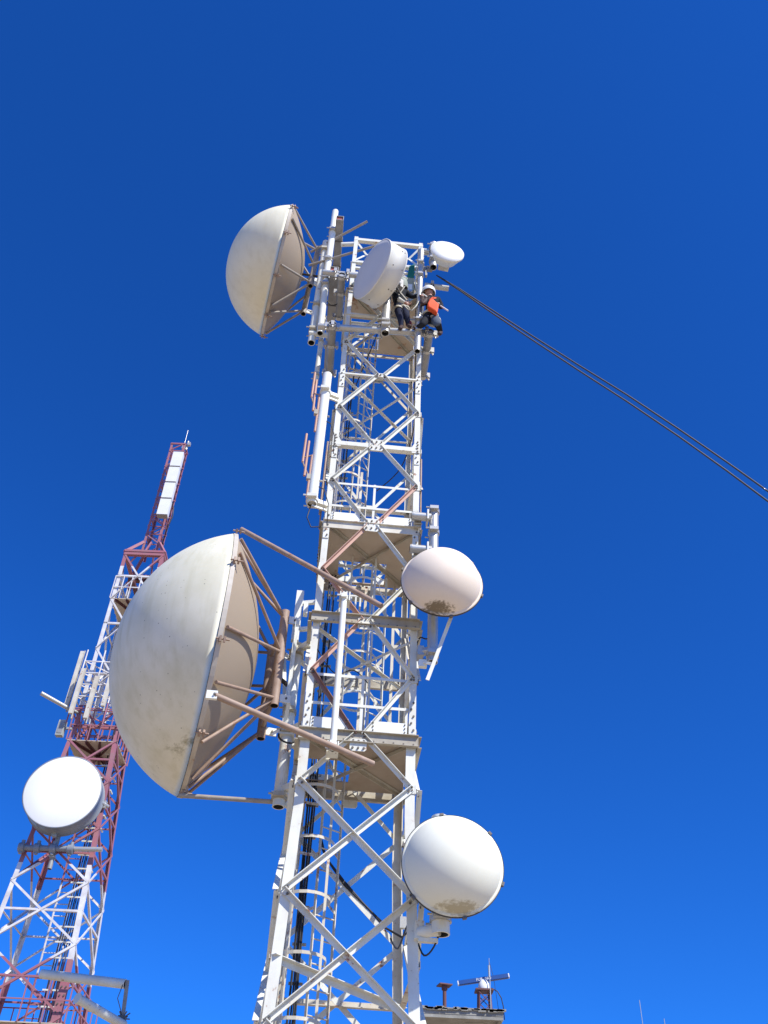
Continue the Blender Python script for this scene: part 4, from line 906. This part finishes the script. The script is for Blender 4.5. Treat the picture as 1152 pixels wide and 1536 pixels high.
E_ = [('pelvis', 'waist', 'darkcloth'), ('waist', 'chest', 'darkcloth'), ('chest', 'neck', 'darkcloth'), ('neck', 'head', 'skin'),
      ('pelvis', 'hipL', 'navy'), ('hipL', 'kneeL', 'navy'), ('kneeL', 'ankL', 'navy'), ('ankL', 'toeL', 'boot'), ('pelvis', 'hipR', 'navy'), ('hipR', 'kneeR', 'navy'), ('kneeR', 'ankR', 'navy'), ('ankR', 'toeR', 'boot'),
      ('chest', 'shL', 'darkcloth'), ('shL', 'elL', 'darkcloth'), ('elL', 'wrL', 'sleeve'), ('chest', 'shR', 'darkcloth'), ('shR', 'elR', 'darkcloth'), ('elR', 'wrR', 'darkcloth')]
hand(J, E_, 'wrL', 'L', U*.8-Z*.5, -Wd, .6); hand(J, E_, 'wrR', 'R', U*.5+Z*.4-Wd*.1, Wd, .7)
pa, hc, fd, sd_, hu = person('worker in dark jacket and navy trousers standing by the drum dish', J, E_, {}, on(604, 493, w0), (U*.35+Wd*.9+Z*.25))
def helmet(ob, hc, fd, sd_, hu, mt, name='helmet', R_=.135, brim=True):
    m = MB(); m.lathe(hc+hu*.02, hu, [(-.055, R_*.97), (-.03, R_*1.03), (.006, R_*1.02), (.05, R_*.98), (.085, R_*.78), (.11, R_*.45), (.12, .004)] if brim else [(-.14, R_*.95), (-.08, R_*1.02), (.0, R_), (.05, R_*.93), (.09, R_*.7), (.11, .004)], 24); m.build(name, mt, ob)
helmet(pa, hc, fd, sd_, hu, 'helmetg', 'hood', .12, False)
m = MB(); m.lathe(hc+hu*.085, hu, [(0, .112), (.02, .108), (.06, .07), (.075, .004)], 20); m.build('cap', 'sleeve', pa)
m = MB()
for j in ('hipL', 'hipR'): m.tube(J[j][0]+Z*-.06, J[j][0]+Z*-.10, .112, 16)
for a, b in ((J['chest'][0]+U*.1+Z*.12-Wd*.05, J['pelvis'][0]-U*.1-Wd*.10), (J['chest'][0]-U*.1+Z*.12-Wd*.05, J['pelvis'][0]+U*.1-Wd*.10)): m.bar(a-Wd*.08, b-Wd*.04, .02, .006, Wd)
m.build('harness', 'channel', pa)
m = MB(); m.tube(J['ankR'][0]+Z*.02, J['ankR'][0]+Z*.07, .055, 12); m.build('sock', 'redlace', pa)
# worker with white helmet, crouched at the right corner
w1 = -.30
J = {'pelvis': (on(645, 477, w1), (.13, .11)), 'waist': (on(646, 470, w1), (.125, .105)), 'chest': (on(649, 456, w1-.02), (.16, .13)), 'neck': (on(645, 446, w1), .055), 'head': (on(643, 439, w1), .05),
     'hipL': (on(640, 478, w1-.03), .10), 'kneeL': (on(634, 487, w1-.14), .060), 'ankL': (on(625, 492, w1-.02), .045), 'toeL': (on(619, 492, w1-.05), .038),
     'hipR': (on(651, 478, w1), .105), 'kneeR': (on(657, 487, w1-.22), .070), 'ankR': (on(661, 499, w1-.04), .045), 'toeR': (on(659, 501, w1-.2), .038),
     'shL': (on(640, 450, w1-.05), .065), 'elL': (on(633, 457, w1-.16), .046), 'wrL': (on(634, 446, w1-.05), .03),
     'shR': (on(658, 451, w1), .075), 'elR': (on(662, 461, w1-.02), .052), 'wrR': (on(659, 456, w1-.2), .03)}
E_ = [('pelvis', 'waist', 'darkcloth'), ('waist', 'chest', 'darkcloth'), ('chest', 'neck', 'darkcloth'), ('neck', 'head', 'skin'),
      ('pelvis', 'hipL', 'darkcloth'), ('hipL', 'kneeL', 'darkcloth'), ('kneeL', 'ankL', 'darkcloth'), ('ankL', 'toeL', 'boot'), ('pelvis', 'hipR', 'jeans'), ('hipR', 'kneeR', 'jeans'), ('kneeR', 'ankR', 'darkcloth'), ('ankR', 'toeR', 'boot'),
      ('chest', 'shL', 'darkcloth'), ('shL', 'elL', 'boot'), ('elL', 'wrL', 'boot'), ('chest', 'shR', 'darkcloth'), ('shR', 'elR', 'darkcloth'), ('elR', 'wrR', 'darkcloth')]
hand(J, E_, 'wrL', 'L', Z*.8-U*.2, Wd, .7); hand(J, E_, 'wrR', 'R', -U*.8-Z*.2, Wd, .6)
pb, hc, fd, sd_, hu = person('crouching worker with white helmet at the right end of the crossbar', J, E_, {}, on(645, 497, w1), (-U*.55+Wd*.83-Z*.05))
helmet(pb, hc, fd, sd_, hu, 'helmet', R_=.125)
m = MB(); p = J['pelvis'][0]+Z*.03; m.tube(p-Z*.02, p+Z*.02, .155, 18); m.tube(J['hipR'][0]-Z*.06, J['hipR'][0]-Z*.09, .125, 16); m.build('harness', 'sleeve', pb)
root = thing('tool_bag', 'bright orange bag slung on the back of the crouching worker', 'bag', on(648, 468, w1-.17))
m = MB(); pts = [on(x, y, w1-.20) for x, y in ((641, 458), (644, 452), (648, 450), (653, 455), (658, 459), (657, 465), (655, 472), (650, 468), (642, 463))]; m.poly(pts, Wd, .10); bo = m.build('pouch', 'orange', root)
bv = bo.modifiers.new('bevel', 'BEVEL'); bv.width = .02; bv.segments = 2
m = MB(); m.path([pts[1]-Wd*.03, on(649, 446, w1-.2), on(654, 447, w1-.15), pts[2]-Wd*.03], .01, 6); m.build('strap', 'orange', root)
m = MB(); m.tube(on(634, 441, -.36), on(672, 466, -.52), .013, 8); tag(m.build('hand_rod', 'whiteclean'), 'thin pale rod slanting past the orange bag', 'rod')
root = thing('hanging_bag', 'green and khaki cloth bag hanging above the first worker', 'bag', on(614, 433, -.05))
m = MB(); pts = [on(x, y, -.05) for x, y in ((614, 400), (622, 397), (621, 419), (610, 418))]; m.poly(pts, Wd, .03); m.build('flap', 'green', root)
m = MB(); pts = [on(x, y, -.04) for x, y in ((610, 419), (621, 420), (621, 438), (609, 437))]; m.poly(pts, Wd, .08); m.build('pouch', 'khaki', root)
root = thing('radio_unit', 'small white box mounted between the two workers', 'box', on(614, 437, -.03))
m = MB(); m.box(on(614, 434, -.05), U*.05, Wd*.05, Z*.10); m.build('case', 'plasticwhite', root); m = MB(); m.box(on(616, 437, -.09), U*.03, Wd*.02, Z*.03); m.build('connector', 'galv', root)
m = MB(); m.path([on(626, 395, -.1), on(623, 420, -.15), on(624, 432, -.2), on(631, 440, -.22)], .012, 6); tag(m.build('cable_loop', 'whiteclean'), 'white cable loop hanging beside the grey pipe between the workers', 'cable')
for q, nm_, lb in (((617, 402), 'hanging_bag', ''),): pass
m = MB(); m.bar(on(606, 400, .0), on(632, 402, .0), .05); m.bar(on(606, 410, .05), on(630, 412, .05), .04); m.build('top_strut', 'white', tower)
for lb, a, b, c_ in (('pale lanyard from the standing worker to the grey pipe', on(606, 458, -.3), on(618, 466, -.35), on(629, 452, -.33)), ('pale lanyard from the crouching worker to the grey pipe', on(642, 474, -.42), on(636, 478, -.42), on(629, 468, -.33))):
    m = MB(); m.path([a, a.lerp(b, .5)-Z*.04, b, b.lerp(c_, .5)-Z*.02, c_], .012, 6); tag(m.build('lanyard', 'sleeve'), lb, 'strap')
